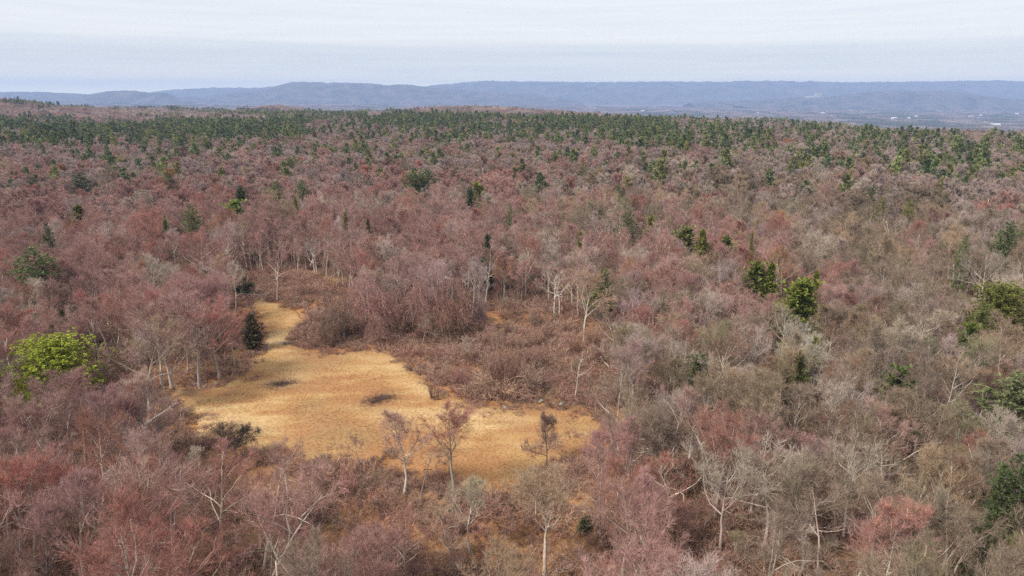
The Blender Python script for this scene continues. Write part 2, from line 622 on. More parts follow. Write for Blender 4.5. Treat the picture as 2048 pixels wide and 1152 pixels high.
def build_meadow():
    P = np.array(MEADOW)
    x0, y0 = P.min(0) - 2
    x1, y1 = P.max(0) + 2
    s = 0.7
    xs, ys = np.arange(x0, x1, s), np.arange(y0, y1, s)
    X, Y = np.meshgrid(xs, ys, indexing="ij")
    wig = 5.0 * (n4(X, Y, 7, 3) - 0.5)
    inside = in_poly(X + wig, Y + 5.0 * (n3(X, Y, 7, 3) - 0.5), MEADOW)
    e = smooth(dist_poly(X, Y, MEADOW), 0.0, 3.0)
    Z = gh(X, Y) + 0.035 + e * (0.16 * n2(X, Y, 2.5, 3) + 0.5 * n1(X, Y, 14, 2) * e)
    V = np.stack([X, Y, Z], -1).reshape(-1, 3)
    ny = len(ys)
    i, j = np.meshgrid(np.arange(len(xs) - 1), np.arange(ny - 1), indexing="ij")
    ok = inside[:-1, :-1] & inside[1:, :-1] & inside[:-1, 1:] & inside[1:, 1:]
    i, j = i[ok], j[ok]
    Q = np.stack([i * ny + j, (i + 1) * ny + j, (i + 1) * ny + j + 1, i * ny + j + 1], -1)
    tint = meadow_tint(X, Y).reshape(-1, 3)
    used = np.unique(Q)
    re = np.zeros(len(V), int)
    re[used] = np.arange(len(used))
    o = link("meadow", new_mesh("meadow", V[used], re[Q], [M_MEADOW], smooth_sh=True, attrs={"tint": tint[used]}))
    tag(o, kind="structure")
    return X[inside], Y[inside], Z[inside]


MX, MY, MZ = build_meadow()


def build_hill(name, D, W, prof, mat, rough, base=-224.0, seed=0, na=260, nt=26):
    """Wooded range at distance D: prof = skyline rows of the photograph by column."""
    px = np.array([p[0] for p in prof], float)
    py = np.array([p[1] for p in prof], float)
    cols = np.linspace(px[0], px[-1], na)
    k = np.interp(cols, px, py)
    ker = np.array([1, 3, 5, 3, 1.0]) / 13
    k = np.convolve(np.pad(k, 2, mode="edge"), ker, "valid")
    top = np.array([height_to(0, D, r) for r in k])
    tt = np.linspace(-1, 1, nt)
    A, T = np.meshgrid(np.arange(na), tt, indexing="ij")
    X0 = (cols - 1024) / FPX / (COSP + (576 - 190) / FPX * SINP) * D
    X = X0[A]
    Yy = D + T * W
    nn = Noise(50 + seed)
    rd = nn(X, Yy, W * 0.55, 4) - 0.5
    shape = np.cos(np.clip(np.abs(T), 0, 1) * math.pi / 2) ** 1.3
    Z = base + (np.maximum(top[A] - base, 0)) * shape * (1 + 0.55 * rd * (np.abs(T) > 0.05) * np.sin(np.abs(T) * math.pi))
    Z = Z + rough * (nn(X, Yy, D * 0.006, 2) - 0.5) * shape
    V = np.stack([X, Yy, Z], -1).reshape(-1, 3)
    i, j = np.meshgrid(np.arange(na - 1), np.arange(nt - 1), indexing="ij")
    Q = np.stack([i * nt + j, (i + 1) * nt + j, (i + 1) * nt + j + 1, i * nt + j + 1], -1).reshape(-1, 4)
    tag(link(name, new_mesh(name, V, Q, [mat], smooth_sh=True)), kind="structure")


M_FARHILL = hill_mat("far_hill_woods", (0.022, 0.034, 0.028), (0.085, 0.08, 0.07), 0.0026)
M_MIDHILL = hill_mat("hill_woods", (0.02, 0.03, 0.026), (0.10, 0.08, 0.072), 0.0045)
build_hill("distant_ridge", 18500, 2400, [(-60, 196), (100, 195), (300, 187), (345, 180), (420, 176), (520, 176), (560, 172), (700, 180), (820, 176), (900, 168), (960, 163), (1050, 163),
                                  (1200, 165), (1300, 163), (1420, 164), (1560, 164), (1700, 165), (1850, 163), (1990, 161), (2060, 163), (2110, 163)], M_FARHILL, 60, seed=1, na=420)
build_hill("mountain_range", 14500, 1900, [(300, 202), (420, 194), (480, 186), (540, 178), (565, 170), (585, 164), (640, 164), (665, 168), (680, 166), (740, 167), (780, 171), (820, 169),
                                   (850, 174), (900, 178), (960, 183), (1040, 190), (1120, 198), (1160, 203)], M_MIDHILL, 30, seed=2)
build_hill("low_ridge", 14000, 1600, [(-420, 184), (0, 184), (80, 184), (140, 187), (200, 190), (300, 192), (420, 197), (500, 203)], M_MIDHILL, 30, seed=3)
build_hill("cliff_hill", 12000, 1000, [(90, 206), (150, 198), (195, 188), (225, 182), (260, 182), (300, 186), (312, 187), (320, 185), (332, 186), (340, 193), (355, 198), (380, 205)], M_MIDHILL, 18, seed=4)
build_hill("wooded_hill", 12300, 800, [(1480, 212), (1560, 205), (1640, 197), (1700, 190), (1745, 184), (1790, 182), (1830, 183), (1870, 182), (1910, 186), (1960, 191), (2010, 197), (2080, 202), (2200, 208)], M_MIDHILL, 14, seed=5)

# ------------------------------------------------------------------ plants: source geometry
UP = np.array([0, 0, 1.0])


def unit(v):
    return v / (np.linalg.norm(v) + 1e-9)


def grow_tree(g, H=16.0, fork=0.38, nl=8, spread=1.0, lean=0.0, leader=0.9, lift=0.16, wig=0.22, twig=(0.5, 1.0), tw=0.024, dens=1.0, r0=0.17,
              elev=(30, 62), lv2=2, lv3=2, crook=0.06, top_round=0.75, max_lv=3):
    """A bare broadleaf tree. Returns (trunk segments, [limb segments], branch segments, twigs)."""
    trunk, limbs, branch, tw_p, tw_d, tw_l = [], [], [], [], [], []
    # trunk and its leader
    p = np.zeros(3)
    d = unit(np.array([lean * g.normal(), lean * g.normal(), 1.0]))
    ns = 9
    pts = [p]
    for i in range(ns):
        d = unit(d + g.normal(size=3) * crook + UP * 0.05)
        p = p + d * H * leader / ns
        pts.append(p)
    rad = [r0 * (1 - 0.86 * (i / ns)) for i in range(ns + 1)]
    rad[0] *= 1.35
    for i in range(ns):
        trunk.append((pts[i], pts[i + 1], rad[i], rad[i + 1]))

    def on_trunk(t):
        f = t / leader * ns
        i = min(int(f), ns - 1)
        return pts[i] + (pts[i + 1] - pts[i]) * (f - i), np.interp(f, range(ns + 1), rad)

    def twigs_on(a, bb, d, n):
        for _ in range(max(1, int(n * dens + g.random()))):
            t = g.random() ** 0.7
            dd = unit(d * 0.8 + g.normal(size=3) * 0.5 + UP * 0.36)
            tw_p.append(a + (bb - a) * t)
            tw_d.append(dd)
            tw_l.append(g.uniform(*twig))

    def shoot(p, d, L, r, lv, sink):
        ns = {1: 4, 2: 3, 3: 2}[lv]
        for s in range(ns):
            d = unit(d + g.normal(size=3) * wig + UP * lift * (1 if lv < 3 else 0.6))
            q = p + d * L / ns
            rr = r * (1 - 0.28 * 4 / ns * 0.75)
            sink.append((p, q, r, max(rr, 0.008)))
            if lv < max_lv:
                k = (lv2 if lv == 1 else lv3) + (1 if s == ns - 1 else 0)
                if s == 0 and lv == 1:
                    k = 1
                for _ in range(k):
                    t = g.uniform(0.15, 1.0) if s < ns - 1 else g.uniform(0.5, 1.0)
                    side = g.normal(size=3)
                    side = unit(side - d * side.dot(d))
                    dd = unit(d * g.uniform(0.75, 1.1) + side * g.uniform(0.55, 0.95))
                    shoot(p + (q - p) * t, dd, L * g.uniform(0.42, 0.62) * (1 - 0.12 * s), max(rr * 0.6, 0.012), lv + 1, branch)
            if lv >= max_lv - 0:
                twigs_on(p, q, d, 4.3)
            elif lv == 2:
                twigs_on(p, q, d, 1.0)
            p, r = q, rr
        twigs_on(p - d * 0.2, p, d, 2)

    ga = g.uniform(0, 6.28)
    for i in range(nl):
        t = fork + (leader - 0.06 - fork) * (i / max(nl - 1, 1)) ** 1.1
        p, r = on_trunk(t)
        ga += 2.4 + g.normal() * 0.3
        u = (t - fork) / max(leader - fork, 0.01)
        el = R(elev[0] + (elev[1] - elev[0]) * (u ** 0.8) + g.normal() * 6)
        d = np.array([math.cos(ga) * math.cos(el), math.sin(ga) * math.cos(el), math.sin(el)])
        L = H * (0.44 - 0.26 * u ** 1.3) * spread * g.uniform(0.85, 1.15)
        L = max(L, (1.0 - t) * H * 0.75 * top_round)
        sink = []
        shoot(p, d, L, max(r * 0.55, 0.03), 1, sink)
        limbs.append(sink)
    return trunk, limbs, branch, (np.array(tw_p), np.array(tw_d), np.array(tw_l), tw)


def segs(geo, S, sides, m, g, boost=1.0):
    if not S:
        return
    geo.tubes([s[0] for s in S], [s[1] for s in S], [s[2] * boost for s in S], [s[3] * boost for s in S], sides, m, S=g.random(len(S)))


SHAPES = [  # (words for the shape, settings)
    ("broad round-crowned", dict(H=15.5, fork=0.40, nl=9, spread=0.95, elev=(28, 64))),
    ("tall straight", dict(H=18.0, fork=0.52, nl=8, spread=0.68, elev=(38, 68), leader=0.92)),
    ("vase-shaped", dict(H=15.0, fork=0.34, nl=9, spread=0.9, elev=(54, 70), leader=0.72, lift=0.10)),
    ("spreading flat-topped", dict(H=14.0, fork=0.42, nl=8, spread=1.08, elev=(20, 52), leader=0.80)),
    ("narrow upright", dict(H=16.0, fork=0.34, nl=10, spread=0.55, elev=(48, 72))),
    ("crooked open", dict(H=15, fork=0.40, nl=7, spread=0.92, elev=(28, 62), crook=0.11, wig=0.30, dens=0.8)),
    ("dense domed", dict(H=14, fork=0.36, nl=10, spread=0.95, elev=(34, 64), dens=1.25, leader=0.8)),
    ("leaning", dict(H=15.5, fork=0.45, nl=8, spread=0.82, lean=0.13)),
]
HERO, HERO_FULL, MID, FARV = [], [], [], []
for i, (w, kw) in enumerate(SHAPES):
    for rep in range(2):
        g = np.random.default_rng(100 + i * 10 + rep)
        trunk, limbs, branch, tw = grow_tree(g, **kw)
        # parts: trunk, each limb, crown
        gt = Geo(); segs(gt, trunk, 7, 0, g, 1.25)
        lm = []
        for s in limbs:
            gl = Geo(); segs(gl, s, 5, 0, g, 1.75); lm.append(gl)
        gcn = Geo()
        thick = [b_ for b_ in branch if b_[2] > 0.02]
        fine = [b_ for b_ in branch if b_[2] <= 0.02]
        segs(gcn, thick, 3, 1, g, 1.7)
        segs(gcn, fine, 3, 0, g, 1.1)
        gcn.blades(tw[0], tw[1], tw[2], tw[3], g, m=0, S=g.random(len(tw[0])))
        mt = gt.mesh("trunk", [M_BARK], True)
        ml = [x.mesh("limb", [M_BARK], True) for x in lm]
        mc = gcn.mesh("crown", [M_TWIG, M_BARK])
        # trunk together with its limbs, for trees farther off
        gtl = Geo(); gtl.join(gt)
        for x in lm:
            gtl.join(x)
        mtl = gtl.mesh("trunk", [M_BARK], True)
        full = Geo()
        for x in [gt] + lm:
            x2 = Geo(); x2.join(x); x2.qm = [np.full(len(q), 1) for q in x2.Q]; full.join(x2)
        full.join(gcn)
        top_z = max(np.percentile(V_[:, 2], 99.5) for V_ in [np.concatenate(gcn.V)])
        HERO.append(dict(shape=w, H=kw["H"], top=float(top_z), trunk=mt, limbs=ml, crown=mc, trunk_all=mtl))
        HERO_FULL.append((full.mesh("bare_tree", [M_TWIG, M_BARK]), kw["H"]))
    g = np.random.default_rng(900 + i)
    kw2 = dict(kw); kw2.update(nl=max(6, kw["nl"] - 2), lv2=1, lv3=1, twig=(0.7, 1.4), tw=0.07, dens=kw.get("dens", 1) * 2.3, max_lv=3)
    trunk, limbs, branch, tw = grow_tree(g, **kw2)
    gm = Geo()
    segs(gm, trunk[:7], 4, 1, g, 1.8)
    segs(gm, [s for x in limbs for s in x], 3, 1, g, 1.8)
    gm.blades(tw[0], tw[1], tw[2], tw[3], g, m=0)
    MID.append((gm.mesh("bare_tree", [M_TWIG, M_BARK]), kw["H"]))
    ids = g.choice(len(tw[0]), min(len(tw[0]), 170), False)
    gf = Geo()
    segs(gf, trunk[:7:3], 3, 1, g, 1.6)
    segs(gf, [x[0] for x in limbs] + [x[2] for x in limbs], 3, 1, g, 2.2)
    gf.blades(tw[0][ids], tw[1][ids], tw[2][ids] * 1.5, 0.34, g, m=0)
    FARV.append(gf)


def cluster(g, src, n, size, vmin=0.8, vmax=1.2):
    c = Geo()
    for k in range(n):
        c.join(src[g.integers(len(src))], (g.uniform(-size, size), g.uniform(-size, size), 0), g.uniform(0, 6.28), g.uniform(vmin, vmax), ds=g.normal() * 0.22)
    return c


FAR_CL = [cluster(np.random.default_rng(300 + k), FARV, 20, 12.5, 0.62, 1.0).mesh("bare_trees", [M_TWIG, M_BARK]) for k in range(4)]


def tiny_tree(g, cone=False):
    """Tree far off: a ragged crown of a dozen faces."""
    t = Geo()
    n = 14
    th = g.uniform(0, 6.28, n)
    if cone:
        z = g.uniform(3, 16, n); r_ = (17 - z) * 0.26
    else:
        z = g.uniform(6, 14, n); r_ = np.sqrt(np.clip(1 - ((z - 9.5) / 5.5) ** 2, 0.05, 1)) * 3.6
    P = np.stack([np.cos(th) * r_ * 0.3, np.sin(th) * r_ * 0.3, z], 1)
    D = np.stack([np.cos(th), np.sin(th), g.uniform(-0.2, 0.7, n)], 1)
    t.leaves(P, D, 3.0, 2.6, g)
    return t


TINY = [tiny_tree(np.random.default_rng(400 + k)) for k in range(6)]
TINYP = [tiny_tree(np.random.default_rng(420 + k), True) for k in range(6)]
VFAR_CL = [cluster(np.random.default_rng(430 + k), TINY, 110, 42).mesh("bare_trees", [M_TWIG]) for k in range(3)]
VFAR_P = [cluster(np.random.default_rng(440 + k), TINYP, 80, 38).mesh("pine_trees", [M_NEEDLE]) for k in range(3)]


def grow_pine(g, H=18.0, base=0.18, wide=0.24, whorl=0.85, per=5, ncl=5, tuft=6, prof="cone", droop=0.1, tl=0.75, tw=0.20, gap=0.0):
    """Pine: whorled branches carrying upswept needle tufts. Returns trunk Geo and crown Geo."""
    gt, gc_ = Geo(), Geo()
    n = 8
    zs = np.linspace(0, H * 0.97, n + 1)
    off = np.cumsum(g.normal(size=(n + 1, 2)) * 0.05, 0)
    pts = np.column_stack([off - off[0], zs])
    rad = 0.24 * (1 - zs / H) + 0.02
    gt.tubes(pts[:-1], pts[1:], rad[:-1], rad[1:], 6, 0, S=g.random(n))
    z = H * base
    P, D, S, b0, b1, br = [], [], [], [], [], []
    while z < H:
        u = (z / H - base) / (1 - base)
        if prof == "cone":
            L = H * wide * (1 - u) ** 0.8 * min(1, 0.55 + 2.2 * u) + 0.35
        elif prof == "round":
            L = H * wide * math.sqrt(max(1 - (2 * u - 0.75) ** 2 / 1.6, 0.03))
        else:
            L = H * wide * (min(1, 0.5 + 2 * u) * (1 - u ** 2.2) ** 0.6) + 0.25
        if prof == "col":
            L *= g.uniform(0.6, 1.2)
        k = per if u < 0.85 else max(3, per - 2)
        a0 = g.uniform(0, 6.28)
        for i in range(k):
            if g.random() < gap:
                continue
            az = a0 + i * 6.283 / k + g.normal() * 0.22
            l_ = L * g.uniform(0.62, 1.16)
            el = -droop + 0.9 * u ** 1.5 + g.normal() * 0.09
            d = np.array([math.cos(az) * math.cos(el), math.sin(az) * math.cos(el), math.sin(el)])
            c = np.array([np.interp(z, zs, pts[:, 0]), np.interp(z, zs, pts[:, 1]), z])
            tip = c + d * l_ + UP * 0.10 * l_
            b0.append(c); b1.append(tip); br.append(0.045)
            m_ = max(2, int(round(ncl * l_ / (H * wide) + 0.6)))
            for q in range(m_):
                t = (q + 1) / m_
                cpt = c + (tip - c) * t + g.normal(size=3) * 0.14 * l_ * (0.4 + t * 0.6) * [1, 1, 0.5]
                sh = g.normal() * 0.14
                for _ in range(tuft):
                    P.append(cpt)
                    D.append(d * 0.55 + g.normal(size=3) * 0.6 + UP * 0.45)
                    S.append(np.clip(0.45 + sh + g.normal() * 0.16, 0, 1))
        z += whorl * g.uniform(0.75, 1.25)
    gt.tubes(b0, b1, br, np.full(len(br), 0.015), 3, 0, S=g.random(len(br)))
    P, D = np.array(P), np.array(D)
    gc_.leaves(P, D, g.uniform(0.7, 1.3, len(P)) * tl, tw * g.uniform(0.8, 1.2, len(P)), g, m=0, S=S)
    return gt, gc_


PINE_KINDS = {
    "pine": [dict(H=18, wide=0.25, ncl=7, tuft=12, gap=0.1, tl=0.6, tw=0.17), dict(H=18, wide=0.22, base=0.28, ncl=7, tuft=12, gap=0.18, tl=0.6, tw=0.17), dict(H=18, wide=0.29, base=0.12, droop=0.16, ncl=8, tuft=12, gap=0.05, tl=0.6, tw=0.17)],
    "round": [dict(H=16, wide=0.50, base=0.06, whorl=0.55, per=10, ncl=11, tuft=30, prof="round", droop=-0.1, tl=0.5, tw=0.16)],
    "cedar": [dict(H=11, wide=0.17, base=0.05, whorl=0.42, per=7, ncl=4, tuft=7, prof="col", droop=-0.5, tl=0.62, tw=0.22), dict(H=11, wide=0.23, base=0.05, whorl=0.42, per=7, ncl=5, tuft=7, prof="col", droop=-0.4, tl=0.65, tw=0.24, gap=0.12)],
}
PINES = {}
for kk, lst in PINE_KINDS.items():
    PINES[kk] = []
    for i, kw in enumerate(lst):
        gt, gc_ = grow_pine(np.random.default_rng(600 + i + 10 * len(PINES)), **kw)
        PINES[kk].append((gt.mesh("trunk", [M_BARK], True), gc_.mesh("crown", [M_NEEDLE]), kw["H"]))
PINE_MID, PINE_FARG = [], []
for i in range(4):
    g = np.random.default_rng(650 + i)
    gt, gc_ = grow_pine(g, H=18, wide=0.22 + 0.03 * (i % 3), base=0.2, whorl=1.3, per=5, ncl=3, tuft=4, tl=1.5, tw=0.75, gap=0.1)
    f = Geo()
    gt.qm = [np.full(len(q), 1) for q in gt.Q]
    f.join(gt); f.join(gc_)
    PINE_MID.append((f.mesh("pine_tree", [M_NEEDLE, M_BARK]), 18.0))
    gt, gc_ = grow_pine(g, H=18, wide=0.24, base=0.25, whorl=2.1, per=4, ncl=2, tuft=3, tl=2.1, tw=1.4)
    PINE_FARG.append(gc_)
PINE_CL = [cluster(np.random.default_rng(660 + k), PINE_FARG, 7, 12, 0.62, 1.05).mesh("pine_trees", [M_NEEDLE]) for k in range(4)]


def grow_shrub(g, rad=1.8, ht=1.9, stems=46, tw=0.035, tl=0.55, nt=9, droop=1.0, straight=False):
    s = Geo()
    P, D, b0, b1, r0_, r1_ = [], [], [], [], [], []
    for _ in range(stems):
        az, q = g.uniform(0, 6.28), math.sqrt(g.random())
        base = np.array([math.cos(az), math.sin(az), 0]) * rad * 0.45 * q
        out = np.array([math.cos(az + g.normal() * 0.5), math.sin(az + g.normal() * 0.5), 0])
        h_ = ht * g.uniform(0.6, 1.1) * (1 - 0.3 * q)
        v = unit(out * (0.15 if straight else 0.45) + UP)
        p = base
        for k in range(4):
            n_ = p + v * h_ / 3
            b0.append(p); b1.append(n_); r0_.append(0.028 - 0.005 * k); r1_.append(0.023 - 0.005 * k)
            for _ in range(nt // 2 if k else 1):
                P.append(p + (n_ - p) * g.random())
                D.append(v * 0.6 + g.normal(size=3) * 0.6 + UP * (0.3 if straight else 0.05))
            p = n_
            if not straight:
                v = unit(v + out * 0.35 * droop - UP * 0.38 * droop + g.normal(size=3) * 0.22)
            else:
                v = unit(v + g.normal(size=3) * 0.1)
    s.tubes(b0, b1, r0_, r1_, 3, 0, S=g.random(len(b0)))
    s.blades(P, D, g.uniform(0.6, 1.4, len(P)) * tl, tw, g, m=0)
    return s


SHRUBG = [grow_shrub(np.random.default_rng(700 + k), rad=1.9 + 0.25 * (k % 3), ht=1.7 + 0.3 * (k % 2)) for k in range(5)]
SHRUBS = [s.mesh("shrub", [M_TWIG]) for s in SHRUBG]
UPRIGHT = [grow_shrub(np.random.default_rng(720 + k), rad=1.6, ht=3.0, stems=50, straight=True).mesh("shrub", [M_TWIG]) for k in range(3)]
LOWSHRUB = [grow_shrub(np.random.default_rng(730 + k), rad=1.9, ht=1.4, stems=26, tw=0.06, tl=0.7, nt=6).mesh("shrub", [M_TWIG]) for k in range(4)]


def grow_vine_tree(g, H=10.0, rad=2.6, n=260):
    """A tree smothered in bare hanging vines: trunk Geo, curtain Geo."""
    gt, gv = Geo(), Geo()
    gt.tubes([[0, 0, 0], [0.1, 0, H * 0.4]], [[0.1, 0, H * 0.4], [0.15, 0.1, H * 0.9]], [0.2, 0.15], [0.15, 0.05], 6, 0)
    P, D, L = [], [], []
    b0, b1 = [], []
    heads = [(0, 0, H, rad * 0.6)] + [(g.uniform(-1, 1) * rad * 0.85, g.uniform(-1, 1) * rad * 0.85, H * g.uniform(0.45, 0.92), rad * g.uniform(0.3, 0.55)) for _ in range(6)]
    for hx, hy, hz, hr in heads:
        for _ in range(n // len(heads) * 2):
            az, q = g.uniform(0, 6.28), math.sqrt(g.random())
            p = np.array([hx + math.cos(az) * hr * q, hy + math.sin(az) * hr * q, hz * (1 - 0.22 * q * q) + g.normal() * 0.2])
            hang = hz * g.uniform(0.08, 0.6) * (0.3 + q)
            v = unit(np.array([math.cos(az) * 0.35, math.sin(az) * 0.35, -0.5]))
            k = max(2, int(hang / 0.6))
            for s in range(k):
                q2 = p + v * 0.6
                if q2[2] < 0.1:
                    break
                b0.append(p); b1.append(q2)
                for _ in range(2):
                    P.append(p + (q2 - p) * g.random()); D.append(v * 0.25 + g.normal(size=3) * 0.7)
                p = q2
                v = unit(v - UP * 0.28 + g.normal(size=3) * 0.36)
        m_ = 70
        az, q = g.uniform(0, 6.28, m_), np.sqrt(g.random(m_))
        P += list(np.stack([hx + np.cos(az) * hr * q, hy + np.sin(az) * hr * q, hz * (1 - 0.22 * q * q)], 1))
        D += list(g.normal(size=(m_, 3)) * 0.6 + UP * 0.6)
    gv.tubes(b0, b1, np.full(len(b0), 0.013), np.full(len(b0), 0.012), 3, 0, S=g.random(len(b0)))
    gv.blades(P, D, g.uniform(0.4, 0.9, len(P)), 0.035, g)
    return gt, gv


VINES = []
for k in range(4):
    gt, gv = grow_vine_tree(np.random.default_rng(760 + k), H=8 + 1.2 * k)
    VINES.append((gt.mesh("trunk", [M_BARK], True), gv.mesh("vine_curtain", [M_TWIG]), 8 + 1.2 * k))

# grass tufts
def grow_tuft(g, n=16):
    t = Geo()
    az = g.uniform(0, 6.28, n)
    q = np.sqrt(g.random(n)) * 0.16
    P = np.stack([np.cos(az) * q, np.sin(az) * q, np.zeros(n)], 1)
    D = np.stack([np.cos(az) * 0.8 + 0.3, np.sin(az) * 0.8, np.full(n, 0.9)], 1) + g.normal(size=(n, 3)) * 0.25
    t.blades(P, D, g.uniform(0.22, 0.5, n), 0.035, g)
    return t


TUFTS = [grow_tuft(np.random.default_rng(800 + k)).mesh("grass_tuft", [M_TWIG]) for k in range(4)]

# ------------------------------------------------------------------ instancing for stuff
def scatter(name, sources, P, idx, rz, sc, tint, bark=None, tilt=None, label=None):
    """ONE object that shows a copy of sources[idx] at each point."""
    n_ = len(P)
    me = bpy.data.meshes.new(name)
    me.vertices.add(n_)
    me.vertices.foreach_set("co", np.asarray(P, np.float32).ravel())

    def attr(k, typ, v, f):
        a_ = me.attributes.new(k, typ, "POINT")
        a_.data.foreach_set(f, v)

    rot = np.zeros((n_, 3), np.float32)
    if tilt is not None:
        rot[:, :2] = tilt
    rot[:, 2] = rz
    sc = np.asarray(sc, np.float32)
    scv = np.repeat(sc[:, None], 3, 1) if sc.ndim == 1 else sc
    attr("rot", "FLOAT_VECTOR", rot.ravel(), "vector")
    attr("scl", "FLOAT_VECTOR", scv.astype(np.float32).ravel(), "vector")
    attr("pick", "INT", np.asarray(idx, np.int32), "value")
    attr("tint", "FLOAT_VECTOR", np.asarray(tint, np.float32).ravel(), "vector")
    attr("bark", "FLOAT_VECTOR", np.asarray(tint if bark is None else bark, np.float32).ravel(), "vector")
    o = link(name, me)
    tree = bpy.data.node_groups.new(name, "GeometryNodeTree")
    tree.interface.new_socket("Geometry", in_out="INPUT", socket_type="NodeSocketGeometry")
    tree.interface.new_socket("Geometry", in_out="OUTPUT", socket_type="NodeSocketGeometry")
    nn, ll = tree.nodes, tree.links
    gi, go = nn.new("NodeGroupInput"), nn.new("NodeGroupOutput")

    def named(k, typ):
        a_ = nn.new("GeometryNodeInputNamedAttribute")
        a_.data_type = typ
        a_.inputs[0].default_value = k
        return [x for x in a_.outputs if x.enabled and x.name == "Attribute"][0]

    ar, as_, ap = named("rot", "FLOAT_VECTOR"), named("scl", "FLOAT_VECTOR"), named("pick", "INT")
    er = nn.new("FunctionNodeEulerToRotation")
    ll.new(ar, er.inputs[0])
    jn = nn.new("GeometryNodeJoinGeometry")
    for k, src in enumerate(sources):
        so = bpy.data.objects.new(src.name + "_source", src)
        oi = nn.new("GeometryNodeObjectInfo")
        oi.inputs["Object"].default_value = so
        oi.inputs["As Instance"].default_value = False
        cp = nn.new("FunctionNodeCompare")
        cp.data_type = "INT"
        cp.operation = "EQUAL"
        ins = [s for s in cp.inputs if s.enabled]
        ll.new(ap, ins[0])
        ins[1].default_value = k
        ip = nn.new("GeometryNodeInstanceOnPoints")
        ll.new(gi.outputs[0], ip.inputs["Points"])
        ll.new(cp.outputs[0], ip.inputs["Selection"])
        ll.new(oi.outputs["Geometry"], ip.inputs["Instance"])
        ll.new(er.outputs[0], ip.inputs["Rotation"])
        ll.new(as_, ip.inputs["Scale"])
        ll.new(ip.outputs[0], jn.inputs[0])
    ll.new(jn.outputs[0], go.inputs[0])
    md = o.modifiers.new("scatter", "NODES")
    md.node_group = tree
    tag(o, label, None, None, "stuff")
    return o


# ------------------------------------------------------------------ colours of the woods
PAL = {
    "mauve": (0.37, 0.226, 0.205), "brick-red": (0.36, 0.178, 0.148), "rosy": (0.40, 0.272, 0.248), "russet": (0.36, 0.195, 0.11),
    "grey-brown": (0.265, 0.205, 0.16), "tan": (0.36, 0.27, 0.185), "pale grey": (0.42, 0.36, 0.305), "olive-grey": (0.25, 0.215, 0.14),
    "purple-grey": (0.375, 0.30, 0.28), "brown": (0.24, 0.155, 0.115),
}
PNAMES = list(PAL)
PRGB = np.array([PAL[k] for k in PNAMES])
PRGB = PRGB * 0.96 + PRGB.mean(1, keepdims=True) * 0.04 * np.array([1.04, 0.99, 0.94])
PRGB = PRGB * np.array([1.07, 1.02, 0.97])
BARKS = np.array([(0.35, 0.29, 0.235), (0.43, 0.365, 0.30), (0.52, 0.455, 0.385), (0.25, 0.20, 0.165)])


def wood_colour(x, y, g):
    """Index into PAL for trees at (x, y): red maples to one side, grey oaks to the other, in drifts."""
    px, py = proj(x, y, gh(x, y))
    u = np.clip(px / 2048, 0, 1)
    r_ = np.hypot(x, y)
    d = n1(x, y, 70, 3) * 0.65 + n2(x, y, 24, 2) * 0.35
    d = 0.5 + 1.5 * (d - 0.5)
    red = np.clip(1.3 - 1.38 * u + 1.8 * (d - 0.5), 0.05, 1.0)
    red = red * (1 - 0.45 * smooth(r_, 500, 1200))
    pale = np.clip(0.25 + 2.0 * (n3(x, y, 40, 2) - 0.5), 0, 1)
    pale = np.clip(pale + 0.9 * np.exp(-((px - 1300) / 380) ** 2 - ((py - 425) / 55) ** 2) + 1.2 * np.exp(-((px - 940) / 70) ** 2 - ((py - 325) / 16) ** 2)
                   + 0.6 * np.exp(-((px - 1500) / 90) ** 2 - ((py - 960) / 90) ** 2), 0, 1.6)
    W = np.zeros((len(x), len(PNAMES)))

    def put(k, w):
        W[:, PNAMES.index(k)] = w

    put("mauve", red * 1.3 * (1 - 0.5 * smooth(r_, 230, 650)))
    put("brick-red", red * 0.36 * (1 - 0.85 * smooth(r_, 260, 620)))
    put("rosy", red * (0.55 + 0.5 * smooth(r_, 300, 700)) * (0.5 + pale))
    put("russet", (0.022 + 0.02 * red) * (1 - 0.6 * smooth(r_, 300, 700)))
    put("grey-brown", (1 - red) * 1.1)
    put("tan", (1 - red) * 0.35 * (0.5 + pale) + 0.06)
    put("pale grey", 0.05 + 0.42 * (1 - red) * pale + 0.16 * pale)
    put("olive-grey", (1 - red) * 0.45 * (r_ < 420))
    put("purple-grey", 0.22 + 1.7 * smooth(r_, 240, 700))  # greyer and paler with distance: haze put into the mix of colours
    put("brown", 0.14 * (r_ < 240))
    W /= W.sum(1, keepdims=True)
    # kinds stand in drifts: neighbours mostly share a kind
    m_ = 0.7 * (n4(x + 300, y - 170, 17, 2) - 0.5) / 0.16 + 0.75 * g.normal(size=len(x))
    rk = np.empty(len(x))
    rk[np.argsort(m_)] = (np.arange(len(x)) + 0.5) / max(len(x), 1)
    return (W.cumsum(1) > rk[:, None]).argmax(1)


# ------------------------------------------------------------------ where trees stand
def jitter_grid(s, y0, y1, margin=0.10, g=rng, half=None):
    """Points on a jittered grid of step s inside the (widened) field of view between distances y0 and y1."""
    tanx = (1024 / FPX) / COSP * (1 + margin) * 1.07
    hx = y1 * tanx + 25
    xs, ys = np.arange(-hx, hx, s), np.arange(y0, y1, s * 0.866)
    X, Y = np.meshgrid(xs, ys, indexing="ij")
    X = X + (np.arange(len(ys)) % 2)[None] * s / 2 + g.uniform(-0.36, 0.36, X.shape) * s
    Y = Y + g.uniform(-0.36, 0.36, X.shape) * s
    X, Y = X.ravel(), Y.ravel()
    k = np.abs(X) < Y * tanx + 25
    return X[k], Y[k]


def keep_out(x, y):
    return (in_poly(x, y, MEADOW) | in_poly(x, y, THICKET) | in_poly(x, y, HEAD_THICKET) | in_poly(x, y, FRONT_SCRUB)
            | in_poly(x, y, LITTER_GAP) | in_poly(x, y, LITTER_GAP2) | in_poly(x, y, LITTER_GAP3))


